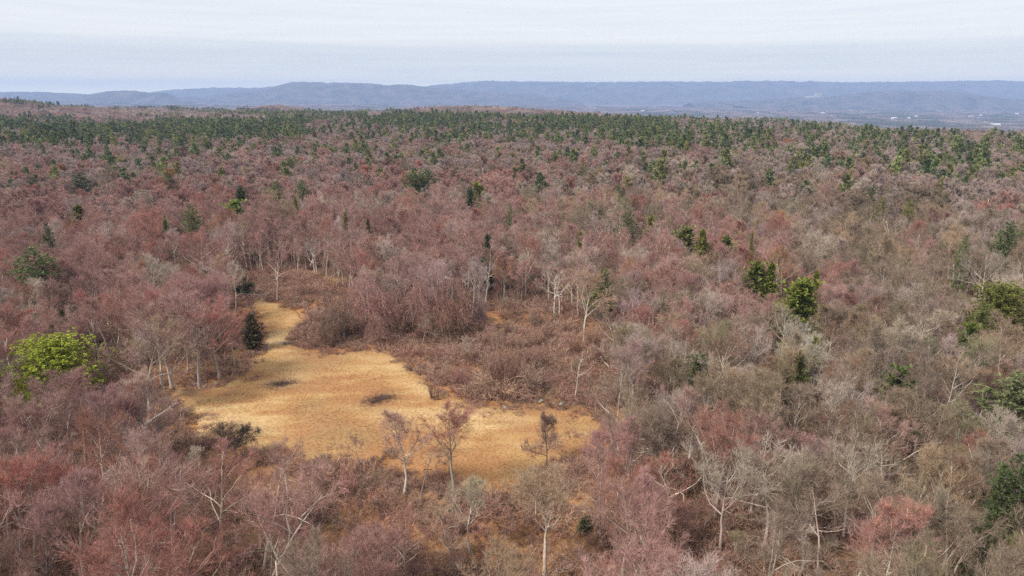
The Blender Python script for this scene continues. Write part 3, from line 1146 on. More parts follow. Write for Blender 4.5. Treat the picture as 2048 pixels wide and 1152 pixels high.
# evergreen belts: (column, row, half width, half height, share of evergreens)
BELTS = [(70, 207, 120, 7, .8), (60, 268, 140, 24, .8), (230, 284, 190, 20, .85), (420, 258, 230, 26, .8), (560, 238, 240, 18, .8), (800, 244, 210, 12, .75), (1000, 250, 240, 13, .7),
         (900, 275, 90, 12, .55), (1150, 262, 130, 13, .6), (1285, 278, 75, 22, .95), (1430, 292, 160, 15, .7), (1560, 285, 160, 20, .5), (1760, 296, 210, 16, .65),
         (1960, 306, 140, 16, .75), (1900, 350, 150, 16, .75), (1660, 330, 170, 20, .55), (1500, 312, 140, 14, .5), (1250, 330, 260, 30, .14), (820, 345, 220, 30, .14), (640, 330, 160, 20, .10), (1960, 372, 120, 14, .6), (1700, 360, 120, 12, .22), (230, 330, 200, 20, .10), (1300, 243, 130, 8, .45), (1600, 246, 220, 10, .35), (1870, 256, 220, 12, .35),
         (420, 219, 220, 7, .7), (150, 214, 120, 5, .6), (700, 224, 150, 6, .3), (585, 214, 40, 6, .6), (1450, 262, 90, 8, .4), (1700, 268, 120, 8, .4)]


def evergreen_share(x, y):
    px, py = proj(x, y, gh(x, y) + 8)
    s = np.full(len(x), 0.0)
    for cx, cy_, rx, ry, w in BELTS:
        q = ((px - cx) / rx) ** 2 + ((py - cy_ - 6) / (ry * 1.3)) ** 2
        s = np.maximum(s, w * np.clip(1.5 - q, 0, 1))
    far_ = smooth(np.hypot(x, y), 900, 1900)
    mid_ = smooth(np.hypot(x, y), 450, 900)
    f1 = n3(x, y, 75, 3)
    f2 = n1(x * 1.5, y * 0.8, 330, 3)
    f_ = f1 * (1 - 0.6 * mid_) + f2 * 0.6 * mid_
    s = s * np.clip(0.50 - 0.35 * far_ + 10.0 * (f_ - 0.5), 0.45 * (1 - mid_), 1.0 - 0.35 * far_)
    bg_ = 0.012 + 0.15 * smooth(np.hypot(x, y), 260, 560) * (1 - 0.97 * smooth(np.hypot(x, y), 750, 1150)) * np.clip(0.5 + 4 * (n2(x, y, 110, 2) - 0.5), 0.1, 2.0) * (0.7 + 0.6 * (px > 1000))
    return np.clip(np.maximum(s, bg_), 0, 0.96) * (py < 420)


# explicit bare trees: (base column, base row, top row, shape, colour, bark, words)
SPECIAL = [
    (1090, 1152, 930, 2, "tan", 1, "large tan vase-shaped bare tree with many upswept limbs before the clearing"),
    (908, 985, 806, 2, "brick-red", 0, "slender open tree with orange-brown twigs standing out against the dry meadow"),
    (808, 990, 822, 4, "rosy", 1, "thin narrow grey tree with a pink-tinged top at the meadow edge"),
    (942, 1108, 950, 4, "pale grey", 2, "thin whitish tree with short side limbs beside the large tan tree"),
    (908, 1150, 1015, 5, "tan", 1, "small thin pale tree with crooked limbs below the whitish one"),
    (440, 1120, 900, 0, "brick-red", 2, "wide red-twigged tree with pale forking limbs below the gnarled dark tree"),
    (1300, 905, 785, 2, "purple-grey", 2, "dense lilac-grey fan-shaped tree at the pointed end of the clearing"),
    (1440, 1105, 895, 3, "pale grey", 1, "wide pale grey crown of fine twigs above rust-coloured leaf litter"),
    (1530, 1090, 890, 3, "pale grey", 1, "pale grey flat crown adjoining its twin above the fallen trunks"),
    (1335, 1060, 890, 5, "brick-red", 2, "red-tipped tree with whitish crooked stems"),
    (1765, 1010, 815, 0, "rosy", 2, "large rosy tree with pale slanting limbs behind the crooked white birch"),
    (1940, 990, 835, 5, "brick-red", 2, "red-twigged tree with yellowish pale limbs near the dark hemlocks"),
    (1167, 690, 545, 2, "tan", 1, "tall tan tree at the rear woods edge next to the dead white tree"),
    (1250, 765, 640, 6, "pale grey", 0, "dense grey domed crown at the thicket's far end"),
    (1300, 725, 612, 2, "brick-red", 0, "small bright red tree behind the dense grey domed crown"),
    (400, 776, 580, 2, "mauve", 1, "tall mauve tree with bare pale trunk at the meadow's shaded border"),
    (325, 772, 575, 1, "brick-red", 1, "red-topped tall tree with straight pale trunk beside the dark puddles"),
    (345, 778, 590, 2, "mauve", 1, "twin-stemmed mauve tree between the red-topped tree and the tall mauve tree"),
    (440, 760, 590, 0, "brick-red", 1, "red-crowned tree leaning over the narrow neck of the clearing"),
    (75, 690, 558, 3, "pale grey", 2, "wide pale grey crown between the blue-green pine and the round yellow-green pine"),
    (648, 540, 462, 2, "pale grey", 2, "pale wide-forked tree over the brambles at the clearing's head"),
    (455, 560, 450, 1, "rosy", 1, "tall straight rosy tree behind the rounded dark bush"),
    (745, 545, 460, 0, "rosy", 2, "rosy tree with pale limbs behind the vine-hung trees"),
    (205, 580, 505, 5, "rosy", 2, "pale-stemmed rosy tree in the mauve woods past the wide pale grey crown"),
    (1560, 740, 610, 3, "pale grey", 2, "pale grey rounded crown with white limbs on the grey wooded slope"),
    (1710, 560, 470, 3, "grey-brown", 1, "broad grey-brown tree with flat spreading crown on the far grey slope"),
    (1800, 740, 600, 5, "pale grey", 2, "pale crooked tree in front of the hidden house"),
    (1840, 790, 670, 0, "olive-grey", 2, "pale lichen-grey tree with fanned limbs near the yellow-green shrub pine"),
    (130, 1010, 770, 0, "mauve", 2, "large mauve tree with pale drooping tips under the round yellow-green pine"),
    (820, 1180, 1010, 0, "brick-red", 1, "low red-mauve crown with pale twigs at the bottom of the scene"),
    (260, 1000, 850, 3, "rosy", 2, "pale-limbed rosy tree beside the fallen pale trunk"),
]

XY_TAKEN = []
BARE = []       # (x, y, H, shape index, colour index, bark index, words or None, rz)
for bx, by, ty, sh, colr, bk, words in SPECIAL:
    x, y, z = at(bx, by)
    H = max(height_to(x, y, ty) - z, 5.0)
    BARE.append((x, y, H, sh, PNAMES.index(colr), bk, words, rng.uniform(0, 6.28)))
    XY_TAKEN.append((x, y, 3.6))

# explicit evergreens: (column of trunk, base row, top row, kind, tint, words)
DKG, MDG, YLG, BLG, OLG, BRG = (0.09, 0.108, 0.05), (0.135, 0.165, 0.055), (0.38, 0.415, 0.06), (0.12, 0.155, 0.058), (0.20, 0.20, 0.055), (0.13, 0.085, 0.05)
EVER = [
    (119, 800, 672, "round", YLG, 0.50, "big round yellow-green pine at the edge of the mauve woods"),
    (62, 590, 487, "pine", BLG, 1.25, "layered blue-green pine above the wide pale grey crown"),
    (140, 700, 625, "cedar", (0.07, 0.085, 0.03), 1.8, "dark green bushy cedar directly behind the round yellow-green pine"),
    (508, 702, 630, "cedar", (0.105, 0.085, 0.048), 0.8, "narrow dark brown-green cedar at the neck of the clearing"),
    (490, 590, 553, "cedar", (0.045, 0.085, 0.025), 1.8, "rounded dark green bush at the head of the clearing"),
    (468, 465, 402, "cedar", (0.19, 0.24, 0.055), 1.4, "bright green bushy pine alone in the red woods"),
    (378, 460, 402, "pine", MDG, 1.0, "dark olive pine next to the bright green bushy pine"),
    (156, 470, 412, "cedar", (0.14, 0.13, 0.035), 1.3, "yellowish olive cedar in the red woods"),
    (160, 410, 342, "pine", DKG, 1.1, "tall dark pine standing over the mauve woods"),
    (60, 395, 350, "pine", DKG, 1.0, "short dark-topped pine near the wooded hillside"),
    (90, 480, 440, "pine", DKG, 1.0, "dark green pine down the slope from the yellowish olive cedar"),
    (332, 380, 340, "pine", MDG, 1.2, "green pine with a spread top in the pink woods"),
    (550, 400, 358, "pine", MDG, 1.5, "broad green pine, first of two in a row over the pink woods"),
    (602, 400, 356, "pine", BLG, 1.4, "broad green pine, second of two in a row over the pink woods"),
    (480, 420, 375, "cedar", DKG, 1.0, "dark slim cedar before the two broad green pines"),
    (575, 345, 312, "pine", MDG, 1.2, "bushy green pine ahead of the long pine belt"),
    (825, 385, 338, "pine", MDG, 1.3, "green pine, first of the tight clump of three"),
    (843, 388, 336, "pine", MDG, 1.1, "green pine, middle of the tight clump of three"),
    (855, 385, 334, "pine", BLG, 1.2, "green pine, last of the tight clump of three"),
    (770, 380, 348, "cedar", DKG, 1.3, "dark cedar next to the tight clump of three pines"),
    (955, 405, 366, "cedar", OLG, 1.6, "olive spreading cedar in the pale woods"),
    (940, 402, 376, "cedar", DKG, 1.6, "low dark cedar joined to the olive spreading cedar"),
    (1020, 425, 402, "pine", MDG, 1.0, "small green pine among whitish trees"),
    (1030, 365, 335, "cedar", OLG, 1.9, "olive cedar with a ragged top above the whitish trunks"),
    (1110, 335, 300, "pine", MDG, 1.3, "green pine rising before the middle of the belt"),
    (1140, 315, 275, "pine", MDG, 1.2, "yellow-green pine of a stacked pair near the belt"),
    (1198, 325, 278, "pine", BLG, 1.2, "tall blue-green pine alone before the dense dark grove"),
    (1275, 345, 310, "pine", MDG, 1.0, "green pine just past the tall blue-green pine"),
    (1302, 350, 320, "pine", MDG, 1.0, "small green pine next along from the tall blue-green pine"),
    (1240, 395, 363, "pine", BLG, 1.2, "compact green pine alone on the mauve rise"),
    (1165, 345, 318, "pine", OLG, 1.0, "olive pine in the mauve rise"),
    (1258, 470, 412, "pine", (0.15, 0.165, 0.07), 1.25, "tall olive-green pine among pale trees"),
    (1302, 470, 432, "cedar", OLG, 1.1, "thin olive cedar beside the tall olive-green pine"),
    (1373, 530, 455, "cedar", (0.16, 0.165, 0.055), 1.35, "tall full olive-green cedar on the grey slope"),
    (1405, 520, 460, "cedar", OLG, 1.0, "slim olive cedar behind the tall full one"),
    (1452, 540, 473, "cedar", (0.16, 0.165, 0.055), 1.1, "ragged leaning cedar next along from the tall full one"),
    (1505, 480, 465, "cedar", OLG, 1.4, "small olive bush-like cedar above the ragged leaning one"),
    (1162, 505, 465, "cedar", OLG, 1.3, "olive cedar half hidden by pale branches"),
    (1205, 640, 540, "cedar", (0.115, 0.14, 0.04), 0.8, "columnar green cedar at the woods edge behind the dead white tree"),
    (1095, 545, 512, "cedar", (0.11, 0.13, 0.025), 1.2, "small yellow-green cedar top poking from pink crowns"),
    (1515, 590, 525, "cedar", (0.15, 0.16, 0.045), 1.5, "bushy bright olive cedar, first of the pair on the grey slope"),
    (1545, 570, 528, "cedar", (0.165, 0.185, 0.035), 1.6, "bushy olive cedar, second of the pair on the grey slope"),
    (1607, 640, 562, "cedar", (0.165, 0.185, 0.035), 1.9, "wide bright olive cedar below the pair of bushy cedars"),
    (1634, 575, 546, "cedar", (0.165, 0.185, 0.035), 1.6, "small round olive cedar just above the wide bright one"),
    (1600, 760, 708, "cedar", (0.125, 0.14, 0.04), 1.6, "low rounded yellow-green cedar among the grey limbs"),
    (1632, 720, 676, "cedar", (0.20, 0.19, 0.05), 1.2, "pale yellow-green sapling cedar among the grey limbs"),
    (1805, 830, 738, "cedar", (0.10, 0.12, 0.04), 1.2, "green conical cedar amid pale lichen-grey limbs"),
    (1400, 790, 712, "cedar", (0.12, 0.13, 0.06), 1.3, "dull green cedar behind reddish stems"),
    (1945, 690, 648, "cedar", (0.13, 0.16, 0.03), 2.0, "yellow-green shrub-like cedar beside the hidden house"),
    (2015, 680, 565, "round", (0.20, 0.205, 0.05), 0.42, "huge yellow-green pine overhanging the hidden house"),
    (1975, 660, 600, "pine", (0.13, 0.14, 0.04), 1.3, "yellowish pine branch tier against the hidden house"),
    (1935, 500, 463, "pine", MDG, 1.1, "small green pine at the grey woods' upper edge"),
    (2022, 490, 437, "pine", BLG, 1.4, "layered dark green pine over the grey-brown woods"),
    (1750, 405, 365, "pine", DKG, 1.1, "dark pine with a pointed top behind the golden one"),
    (1766, 425, 388, "pine", (0.20, 0.18, 0.05), 1.2, "golden-green pine standing before a dark pointed one"),
    (1820, 425, 393, "pine", OLG, 1.1, "olive sparse pine next along from the golden-green one"),
    (1785, 380, 368, "pine", MDG, 1.0, "little pine behind the golden-green one"),
    (2040, 900, 740, "pine", (0.15, 0.165, 0.07), 1.0, "grey-green pine at the scene's edge above the hemlocks"),
    (2010, 1045, 930, "pine", (0.075, 0.10, 0.034), 0.75, "dark green hemlock with wide low boughs"),
    (2050, 1060, 900, "pine", (0.075, 0.10, 0.036), 0.7, "taller dark hemlock behind the wide-boughed one"),
    (1985, 1085, 985, "pine", (0.075, 0.10, 0.036), 0.7, "short dark hemlock below the wide-boughed one"),
    (1170, 1066, 1032, "cedar", (0.085, 0.095, 0.045), 1.3, "dark green young cedar beside the orange leaf litter"),
    (975, 505, 470, "cedar", DKG, 1.4, "dark evergreen deep among the mauve trunks"),
    (590, 415, 395, "cedar", OLG, 1.0, "little olive cedar under the two broad green pines"),
    (690, 440, 425, "cedar", (0.16, 0.17, 0.04), 1.4, "yellow-green small cedar in the red woods"),
    (735, 465, 440, "cedar", DKG, 1.0, "tiny dark cedar past the yellow-green small cedar"),
    (328, 450, 432, "cedar", OLG, 1.0, "small olive cedar next to the dark olive pine"),
]
EVERG = []
OPEN_EVER = {508, 490, 1095, 119, 1205, 1170, 140}       # stand in the open: their foot shows


def under_top(px, ty, H):
    """Ground point where a tree of height H has its top at pixel (px, ty)."""
    a_, b_ = (px - 1024) / FPX, (576 - ty) / FPX
    d = np.array([a_, COSP + b_ * SINP, -SINP + b_ * COSP])
    z = 0.0
    for _ in range(60):
        t = (CAM_H - z - H) / max(-d[2], 1e-4)
        z = 0.5 * z + 0.5 * float(gh(d[0] * t, d[1] * t))
    return d[0] * t, d[1] * t, float(gh(d[0] * t, d[1] * t))


for bx, by, ty, kind, tint, wf, words in EVER:
    if bx in OPEN_EVER:
        x, y, z = at(bx, by)
        H = max(height_to(x, y, ty) - z, 2.5)
    else:
        H = {"pine": 21.5, "round": 20.0, "cedar": 18.5}[kind] * (1.0 if by < 650 else 0.78)
        x, y, z = under_top(bx, ty, H)
    vis = (by - ty) / FPX * math.hypot(x, y, CAM_H - z) / 0.92
    width = vis * {"pine": 0.80, "round": 1.75, "cedar": 0.62}[kind] * wf ** 0.8
    EVERG.append([x, y, z, H, kind, tint, width, words])
    XY_TAKEN.append((x, y, 3.2 if kind != "round" else 7.0))

CLEAR = list(XY_TAKEN)


def free_of(x, y, C):
    ok = np.ones(len(x), bool)
    for cx, cy_, r_ in C:
        ok &= np.hypot(x - cx, y - cy_) > r_
    return ok


# near and middle woods, tree by tree
X, Y = jitter_grid(5.4, 34, 560)
keep = ~keep_out(X, Y) & free_of(X, Y, CLEAR)
thin = n4(X, Y, 30, 2)
keep &= rng.random(len(X)) < np.clip(0.55 + 1.3 * (thin - 0.35), 0.55, 1.0)
# house plots stay open
HOUSE1 = at(1928, 640)
HOUSE2 = at(1968, 452)
for hx, hy, _ in (HOUSE1, HOUSE2):
    keep &= np.hypot(X - hx, Y - hy) > 8
    f_ = np.hypot(hx, hy)
    lat = np.abs(X * hy - Y * hx) / f_
    along = (X * hx + Y * hy) / f_
    keep &= ~((lat < 7) & (along > f_ - 24) & (along < f_))
def in_front(X, Y, tx, ty, lat_, back):
    f_ = math.hypot(tx, ty)
    lat = np.abs(X * ty - Y * tx) / f_
    along = (X * tx + Y * ty) / f_
    return (lat < lat_) & (along > f_ - back) & (along < f_ + 1)


for ex, ey, ez, eH, kind, tint, width, words in EVERG:
    f_ = math.hypot(ex, ey)
    keep &= ~in_front(X, Y, ex, ey, width * (0.55 if kind == "round" else 0.40) + 0.8, 36 if kind == "round" else min(0.06 * f_ + 6, 22) if kind != "cedar" else (22 if 540 < ez + 1e3 and abs(proj(ex, ey, ez)[0] - 1205) < 6 else 12))
for bx, by, ty, *_r in SPECIAL:
    x_, y_, z_ = at(bx, by)
    keep &= ~in_front(X, Y, x_, y_, 2.4 if by < 1000 else (5.0 if bx == 1090 else 2.7), 11 if by < 1000 else 20)
x_, y_, z_ = at(470, 925)
keep &= ~in_front(X, Y, x_, y_, 5, 26)
# no tall tree stands where its crown would rise over the open meadow or the thicket
VIEW_OPEN = [(455, 640), (520, 590), (620, 620), (640, 650), (800, 655), (1190, 690), (1215, 815), (1245, 850), (1200, 885), (1070, 915), (1060, 1000), (760, 1030),
             (620, 1020), (540, 965), (430, 955), (335, 895), (310, 800), (430, 778), (478, 740)]
Zg = gh(X, Y)
for hh in (5.0, 9.0, 13.0):
    tpx, tpy = proj(X, Y, Zg + hh)
    keep &= ~in_poly(tpx, tpy, VIEW_OPEN)
X, Y = X[keep], Y[keep]
X2, Y2 = jitter_grid(5.9, 560, 1350)
X3, Y3 = jitter_grid(23, 1350, 4300)
X4, Y4 = jitter_grid(84, 4300, 13500, margin=0.04)
# far buildings of the valley: (column, row of the foot, width m, depth m, height m, wall, words)
WHITE, CREAM, TANB, REDB = (0.75, 0.74, 0.70), (0.62, 0.57, 0.47), (0.50, 0.38, 0.27), (0.35, 0.16, 0.12)
VALLEY = [
    (242, 209, 105, 40, 8, WHITE, "very long low white shed at the foot of the cliff hill"),
    (210, 208, 60, 30, 9, WHITE, "short white shed next to the very long low one"),
    (1645, 229, 34, 18, 13, WHITE, "bright white house alone among dark trees of the valley"),
    (1788, 238, 46, 16, 9, WHITE, "long white building, first of the row by the dark pines"),
    (1817, 238, 26, 14, 9, WHITE, "white building with a pale lot, second of the row by the dark pines"),
    (1832, 234, 18, 12, 8, CREAM, "small cream house behind the row by the dark pines"),
    (1736, 237, 30, 14, 6, CREAM, "low cream building at the near side of the valley"),
    (1942, 234, 48, 20, 8, TANB, "wide tan building beside a bare field"),
    (1962, 232, 22, 14, 9, CREAM, "cream house just past the wide tan building"),
    (2033, 230, 30, 18, 12, WHITE, "bright white house at the far edge of the valley woods"),
    (1985, 214, 90, 30, 9, CREAM, "long cream warehouse beyond the dark pine wood"),
    (1846, 205, 26, 16, 10, WHITE, "white cottage under the wooded hill, beside its twin"),
    (1817, 204, 26, 16, 9, WHITE, "white twin cottage under the wooded hill"),
    (1515, 227, 24, 14, 8, CREAM, "small cream barn in the purple valley woods"),
    (1990, 250, 70, 12, 7, WHITE, "long white shed nearest in the valley, under green pines"),
    (1285, 223, 32, 14, 8, WHITE, "white shed behind the low ridge"),
    (1190, 218, 30, 14, 8, WHITE, "white house in the dark pines behind the low ridge"),
    (1155, 216, 24, 14, 8, CREAM, "cream house in the dark pines behind the low ridge"),
    (1100, 204, 110, 30, 12, WHITE, "longest white mill of the mid valley town"),
    (1070, 204, 50, 24, 12, CREAM, "cream mill beside the longest white mill"),
    (1128, 204, 46, 24, 10, WHITE, "white block at the end of the mid valley town"),
    (790, 200, 80, 30, 14, WHITE, "white factory under the mountain range"),
    (765, 200, 50, 30, 11, CREAM, "cream factory block under the mountain range"),
    (822, 200, 46, 24, 10, WHITE, "white hall past the white factory"),
    (1260, 207, 90, 24, 8, CREAM, "low cream sheds by a pale field"),
    (980, 203, 36, 20, 9, WHITE, "lone white barn in the mid valley"),
    (530, 203, 60, 24, 10, WHITE, "small white barn below the saddle of the hills"),
    (1420, 207, 70, 26, 9, CREAM, "cream roofed store in the wide valley"),
    (1465, 206, 50, 26, 9, WHITE, "white roofed store in the wide valley"),
    (1880, 226, 22, 14, 8, CREAM, "cream house amid bare valley trees"),
    (1700, 222, 22, 14, 8, WHITE, "little white house amid bare valley trees"),
]
VSPOT = [at(v[0], v[1]) for v in VALLEY]


def near_spots(x, y):
    k = np.zeros(len(x), bool)
    for (bx, by, bz), v in zip(VSPOT, VALLEY):
        k |= in_front(x, y, bx, by, v[2] * 0.75 + 10, 70 + 0.05 * by)
    return k


k = ~near_spots(X3, Y3)
X3, Y3 = X3[k], Y3[k]
k = ~near_spots(X4, Y4)
X4, Y4 = X4[k], Y4[k]

ev1 = rng.random(len(X)) < evergreen_share(X, Y) * 0.75
near_ev = ev1 & (np.hypot(X, Y) < 330)
ev1 &= ~near_ev
ev2 = rng.random(len(X2)) < evergreen_share(X2, Y2)
ev3 = rng.random(len(X3)) < evergreen_share(X3, Y3)
vn = n1(X4, Y4, 420, 3)
ev4 = vn > 0.555

Xb, Yb = X[~ev1], Y[~ev1]
ci = wood_colour(Xb, Yb, rng)
dist = np.hypot(Xb, Yb)
pxb, pyb = proj(Xb, Yb, gh(Xb, Yb) + 12)
inview = (pxb > -30) & (pxb < 2078) & (pyb < 1170)
order = np.argsort(np.where(inview, dist, 1e9))
n_ind = 300 - len(BARE)
ind = order[:n_ind]
rest = np.setdiff1d(np.arange(len(Xb)), ind)
shape_w = np.array([1.3, 1.2, 1.0, 0.8, 0.9, 0.8, 1.0, 0.7]); shape_w /= shape_w.sum()
for k in ind:
    BARE.append((Xb[k], Yb[k], float(np.clip(rng.normal(13.2 + 5.8 * n2(Xb[k], Yb[k], 28, 2), 2.0), 8.5, 21)), int(rng.choice(8, p=shape_w)), int(ci[k]), int(rng.choice(4, p=[.35, .3, .15, .2])), None, rng.uniform(0, 6.28)))

# ------------------------------------------------------------------ individual bare trees
def tint_of(c, g=rng, var=0.10):
    c = np.asarray(c, float)
    return [float(v) for v in np.clip(c * (1 + g.normal() * var) * (1 + g.normal(size=3) * 0.04), 0.01, 0.9)]


ORD = ["nearest", "second", "third", "fourth", "fifth", "sixth", "seventh", "eighth", "ninth", "tenth", "eleventh", "twelfth", "thirteenth", "fourteenth", "fifteenth", "sixteenth", "seventeenth", "eighteenth", "nineteenth", "twentieth"]
ORD += ["twenty-" + w for w in ("first", "second", "third", "fourth", "fifth", "sixth", "seventh", "eighth", "ninth")] + ["thirtieth"] + ["thirty-" + w for w in ("first", "second", "third", "fourth", "fifth", "sixth", "seventh", "eighth", "ninth")]
LANDMARKS = [((119, 790), "the round yellow-green pine"), ((467, 920), "the gnarled dark tree"), ((508, 700), "the narrow dark cedar"), ((1108, 645), "the dead white tree"),
             ((310, 865), "the fallen pale trunk"), ((577, 1000), "the white broken stub"), ((1090, 1150), "the large tan tree"), ((1240, 855), "the clearing's pointed end"),
             ((1115, 806), "the pale boulders"), ((1920, 640), "the hidden house"), ((490, 588), "the rounded dark bush"), ((1200, 735), "the fallen white limbs"),
             ((1560, 1125), "the fallen trunks"), ((2010, 1045), "the dark hemlocks"), ((1373, 530), "the tall full cedar"), ((1607, 640), "the wide bright cedar"),
             ((1805, 830), "the green conical cedar"), ((1600, 760), "the low rounded cedar"), ((1778, 1055), "the crooked white birch"), ((62, 590), "the blue-green pine"),
             ((1400, 790), "the dull green cedar"), ((380, 790), "the dark puddles"), ((840, 690), "the vine-hung trees"), ((1515, 590), "the pair of bushy cedars"),
             ((440, 1115), "the wide red-twigged tree"), ((940, 1108), "the thin whitish tree"), ((1300, 905), "the lilac-grey fan tree"), ((1485, 1098), "the twin pale grey crowns"),
             ((1765, 1010), "the large rosy tree"), ((1170, 1068), "the young dark cedar"), ((130, 1010), "the large drooping mauve tree"), ((2030, 690), "the huge yellow-green pine")]
LM = [(at(*p)[:2], w) for p, w in LANDMARKS]


def auto_labels(rows, noun):
    """rows: (x, y, adjectives). Each label: look + where it stands from the nearest landmark, with its rank there."""
    keys, out = [], [None] * len(rows)
    for x, y, adj in rows:
        ds = [math.hypot(x - p[0], y - p[1]) for p, w in LM]
        i = int(np.argmin(ds))
        p, w = LM[i]
        dr = math.hypot(x, y) - math.hypot(*p)
        rel = "beyond" if dr > ds[i] * 0.6 else ("in front of" if dr < -ds[i] * 0.6 else "beside")
        keys.append((adj, rel, w, ds[i]))
    by = {}
    for k, (adj, rel, w, d) in enumerate(keys):
        by.setdefault((adj, rel, w), []).append((d, k))
    for (adj, rel, w), lst in by.items():
        lst.sort()
        for r_, (d, k) in enumerate(lst):
            if len(lst) == 1:
                out[k] = f"{adj} {noun} {rel} {w}"
            elif r_ == 0:
                out[k] = f"{adj} {noun} {rel} {w}, closest to it"
            else:
                out[k] = f"{adj} {noun} {rel} {w}, {ORD[min(r_, 38)]} out from it"
    return [q if len(q.split()) <= 16 else q.replace("bare tree", "tree") for q in out]


def heightword(H):
    return "tall " if H > 18.2 else ("short " if H < 13.8 else "")


rows = [(t[0], t[1], (heightword(t[2]) if SHAPES[t[3]][0].split()[0] != "tall" else "") + PNAMES[t[4]] + " " + SHAPES[t[3]][0]) for t in BARE]
labs = auto_labels(rows, "bare tree")
dd_ = np.array([math.hypot(t[0], t[1]) for t in BARE])
near_rank = np.argsort(np.argsort(dd_))
for k, (x, y, H, sh, c, bk, words, rz) in enumerate(BARE):
    v = HERO[sh * 2 + int(rng.integers(2))]
    s = H / v["top"]
    e = link("bare_tree", None, None, (x, y, float(gh(x, y)) - 0.05), rz, (s * rng.uniform(0.92, 1.1) * (1.18 if words else 1), s * rng.uniform(0.92, 1.1) * (1.18 if words else 1), s))
    tag(e, words or labs[k], "tree", "bare trees of the near woods")
    tint, bark = tint_of(PRGB[c]), tint_of(BARKS[bk])
    close = near_rank[k] < 130
    t = link("trunk", v["trunk"] if close else v["trunk_all"], e)
    t["bark"] = bark
    if close:
        for m in v["limbs"]:
            b = link("limb", m, t)
            b["bark"] = bark
    cr = link("crown", v["crown"], e)
    cr["tint"] = tint
    cr["bark"] = bark

# ------------------------------------------------------------------ evergreens, one by one
def add_evergreen(x, y, z, H, kind, tint, wf, words, group):
    lst = PINES[kind]
    t_, c_, h0 = lst[int(rng.integers(len(lst)))]
    s = H / h0 * (0.84 if kind == "round" else 0.95)
    co_ = np.zeros(len(c_.vertices) * 3, np.float32)
    c_.vertices.foreach_get("co", co_)
    wide = float(np.percentile(np.hypot(co_[0::3], co_[1::3]), 97))
    sw = wf * 0.5 / wide
    nm = {"pine": "pine_tree", "round": "pine_tree", "cedar": "cedar_tree"}[kind]
    e = link(nm, None, None, (x, y, z - 0.05), rng.uniform(0, 6.28), (sw, sw, s))
    tag(e, words, nm.split("_")[0] + " tree", group)
    t = link("trunk", t_, e)
    t["bark"] = tint_of((0.16, 0.125, 0.10))
    c = link("crown", c_, e)
    c["tint"] = [float(q) for q in tint]
    return e


for x, y, z, H, kind, tint, wf, words in EVERG:
    add_evergreen(x, y, z, H, kind, tint, wf, words, "evergreens scattered through the bare woods")

# pines of the belts: the nearest ones each a tree, the rest one mass
PX = np.concatenate([X[ev1], X2[ev2]])
PY = np.concatenate([Y[ev1], Y2[ev2]])
o_ = np.argsort(np.hypot(PX, PY))
PX, PY = PX[o_], PY[o_]
NB = 230
GREENS = np.array([(0.125, 0.152, 0.062), (0.15, 0.175, 0.066), (0.20, 0.215, 0.07), (0.105, 0.128, 0.062), (0.22, 0.212, 0.075)])
far_rows = []
GW = ["dark green", "mid green", "yellowish green", "blackish green", "olive green"]
for k in range(min(NB, len(PX))):
    x, y = PX[k], PY[k]
    gi_ = int(rng.choice(5, p=[.28, .28, .16, .18, .10]))
    o = link("pine_tree", PINE_MID[int(rng.integers(4))][0], None, (x, y, float(gh(x, y))), rng.uniform(0, 6.28), float(np.clip(rng.normal(1.02, 0.2), 0.55, 1.5)))
    o["tint"] = tint_of(GREENS[gi_])
    o["bark"] = [0.15, 0.12, 0.10]
    far_rows.append((x, y, GW[gi_], o))
LM_NEAR = LM
LM = [((e[0], e[1]), "the " + e[7].split(",")[0].split(" in the ")[0].split(" with a ")[0].split(" among ")[0].split(" standing ")[0]) for e in EVERG if math.hypot(e[0], e[1]) > 260 and len(e[7].split(",")[0].split(" in the ")[0].split(" with a ")[0].split(" among ")[0].split(" standing ")[0].split()) < 7]
for (x, y, w, o), lab in zip(far_rows, auto_labels([(r[0], r[1], r[2]) for r in far_rows], "pine")):
    tag(o, lab, "pine tree", "pines at the near fringe of the belts")
LM = LM_NEAR

# ------------------------------------------------------------------ the rest of the woods
def mass(name, groups):
    src, P, I, RZ, S, T, B = [], [], [], [], [], [], []
    for sources, x, y, sc, tint, bark in groups:
        n_ = len(x)
        if not n_:
            continue
        I.append(rng.integers(len(sources), size=n_) + len(src))
        src += sources
        P.append(np.stack([x, y, gh(x, y) - 0.1], 1))
        RZ.append(rng.uniform(0, 6.28, n_))
        S.append(np.repeat(sc[:, None], 3, 1) if sc.ndim == 1 else sc)
        T.append(tint)
        B.append(bark)
    return scatter(name, src, np.concatenate(P), np.concatenate(I), np.concatenate(RZ), np.concatenate(S), np.concatenate(T), np.concatenate(B))


def tints(ci, var=0.12):
    return np.clip(PRGB[ci] * (1 + rng.normal(size=(len(ci), 1)) * var), 0.01, 0.9)


def barks(n_):
    return BARKS[rng.choice(4, n_, p=[.35, .3, .15, .2])] * (1 + rng.normal(size=(n_, 1)) * 0.1)


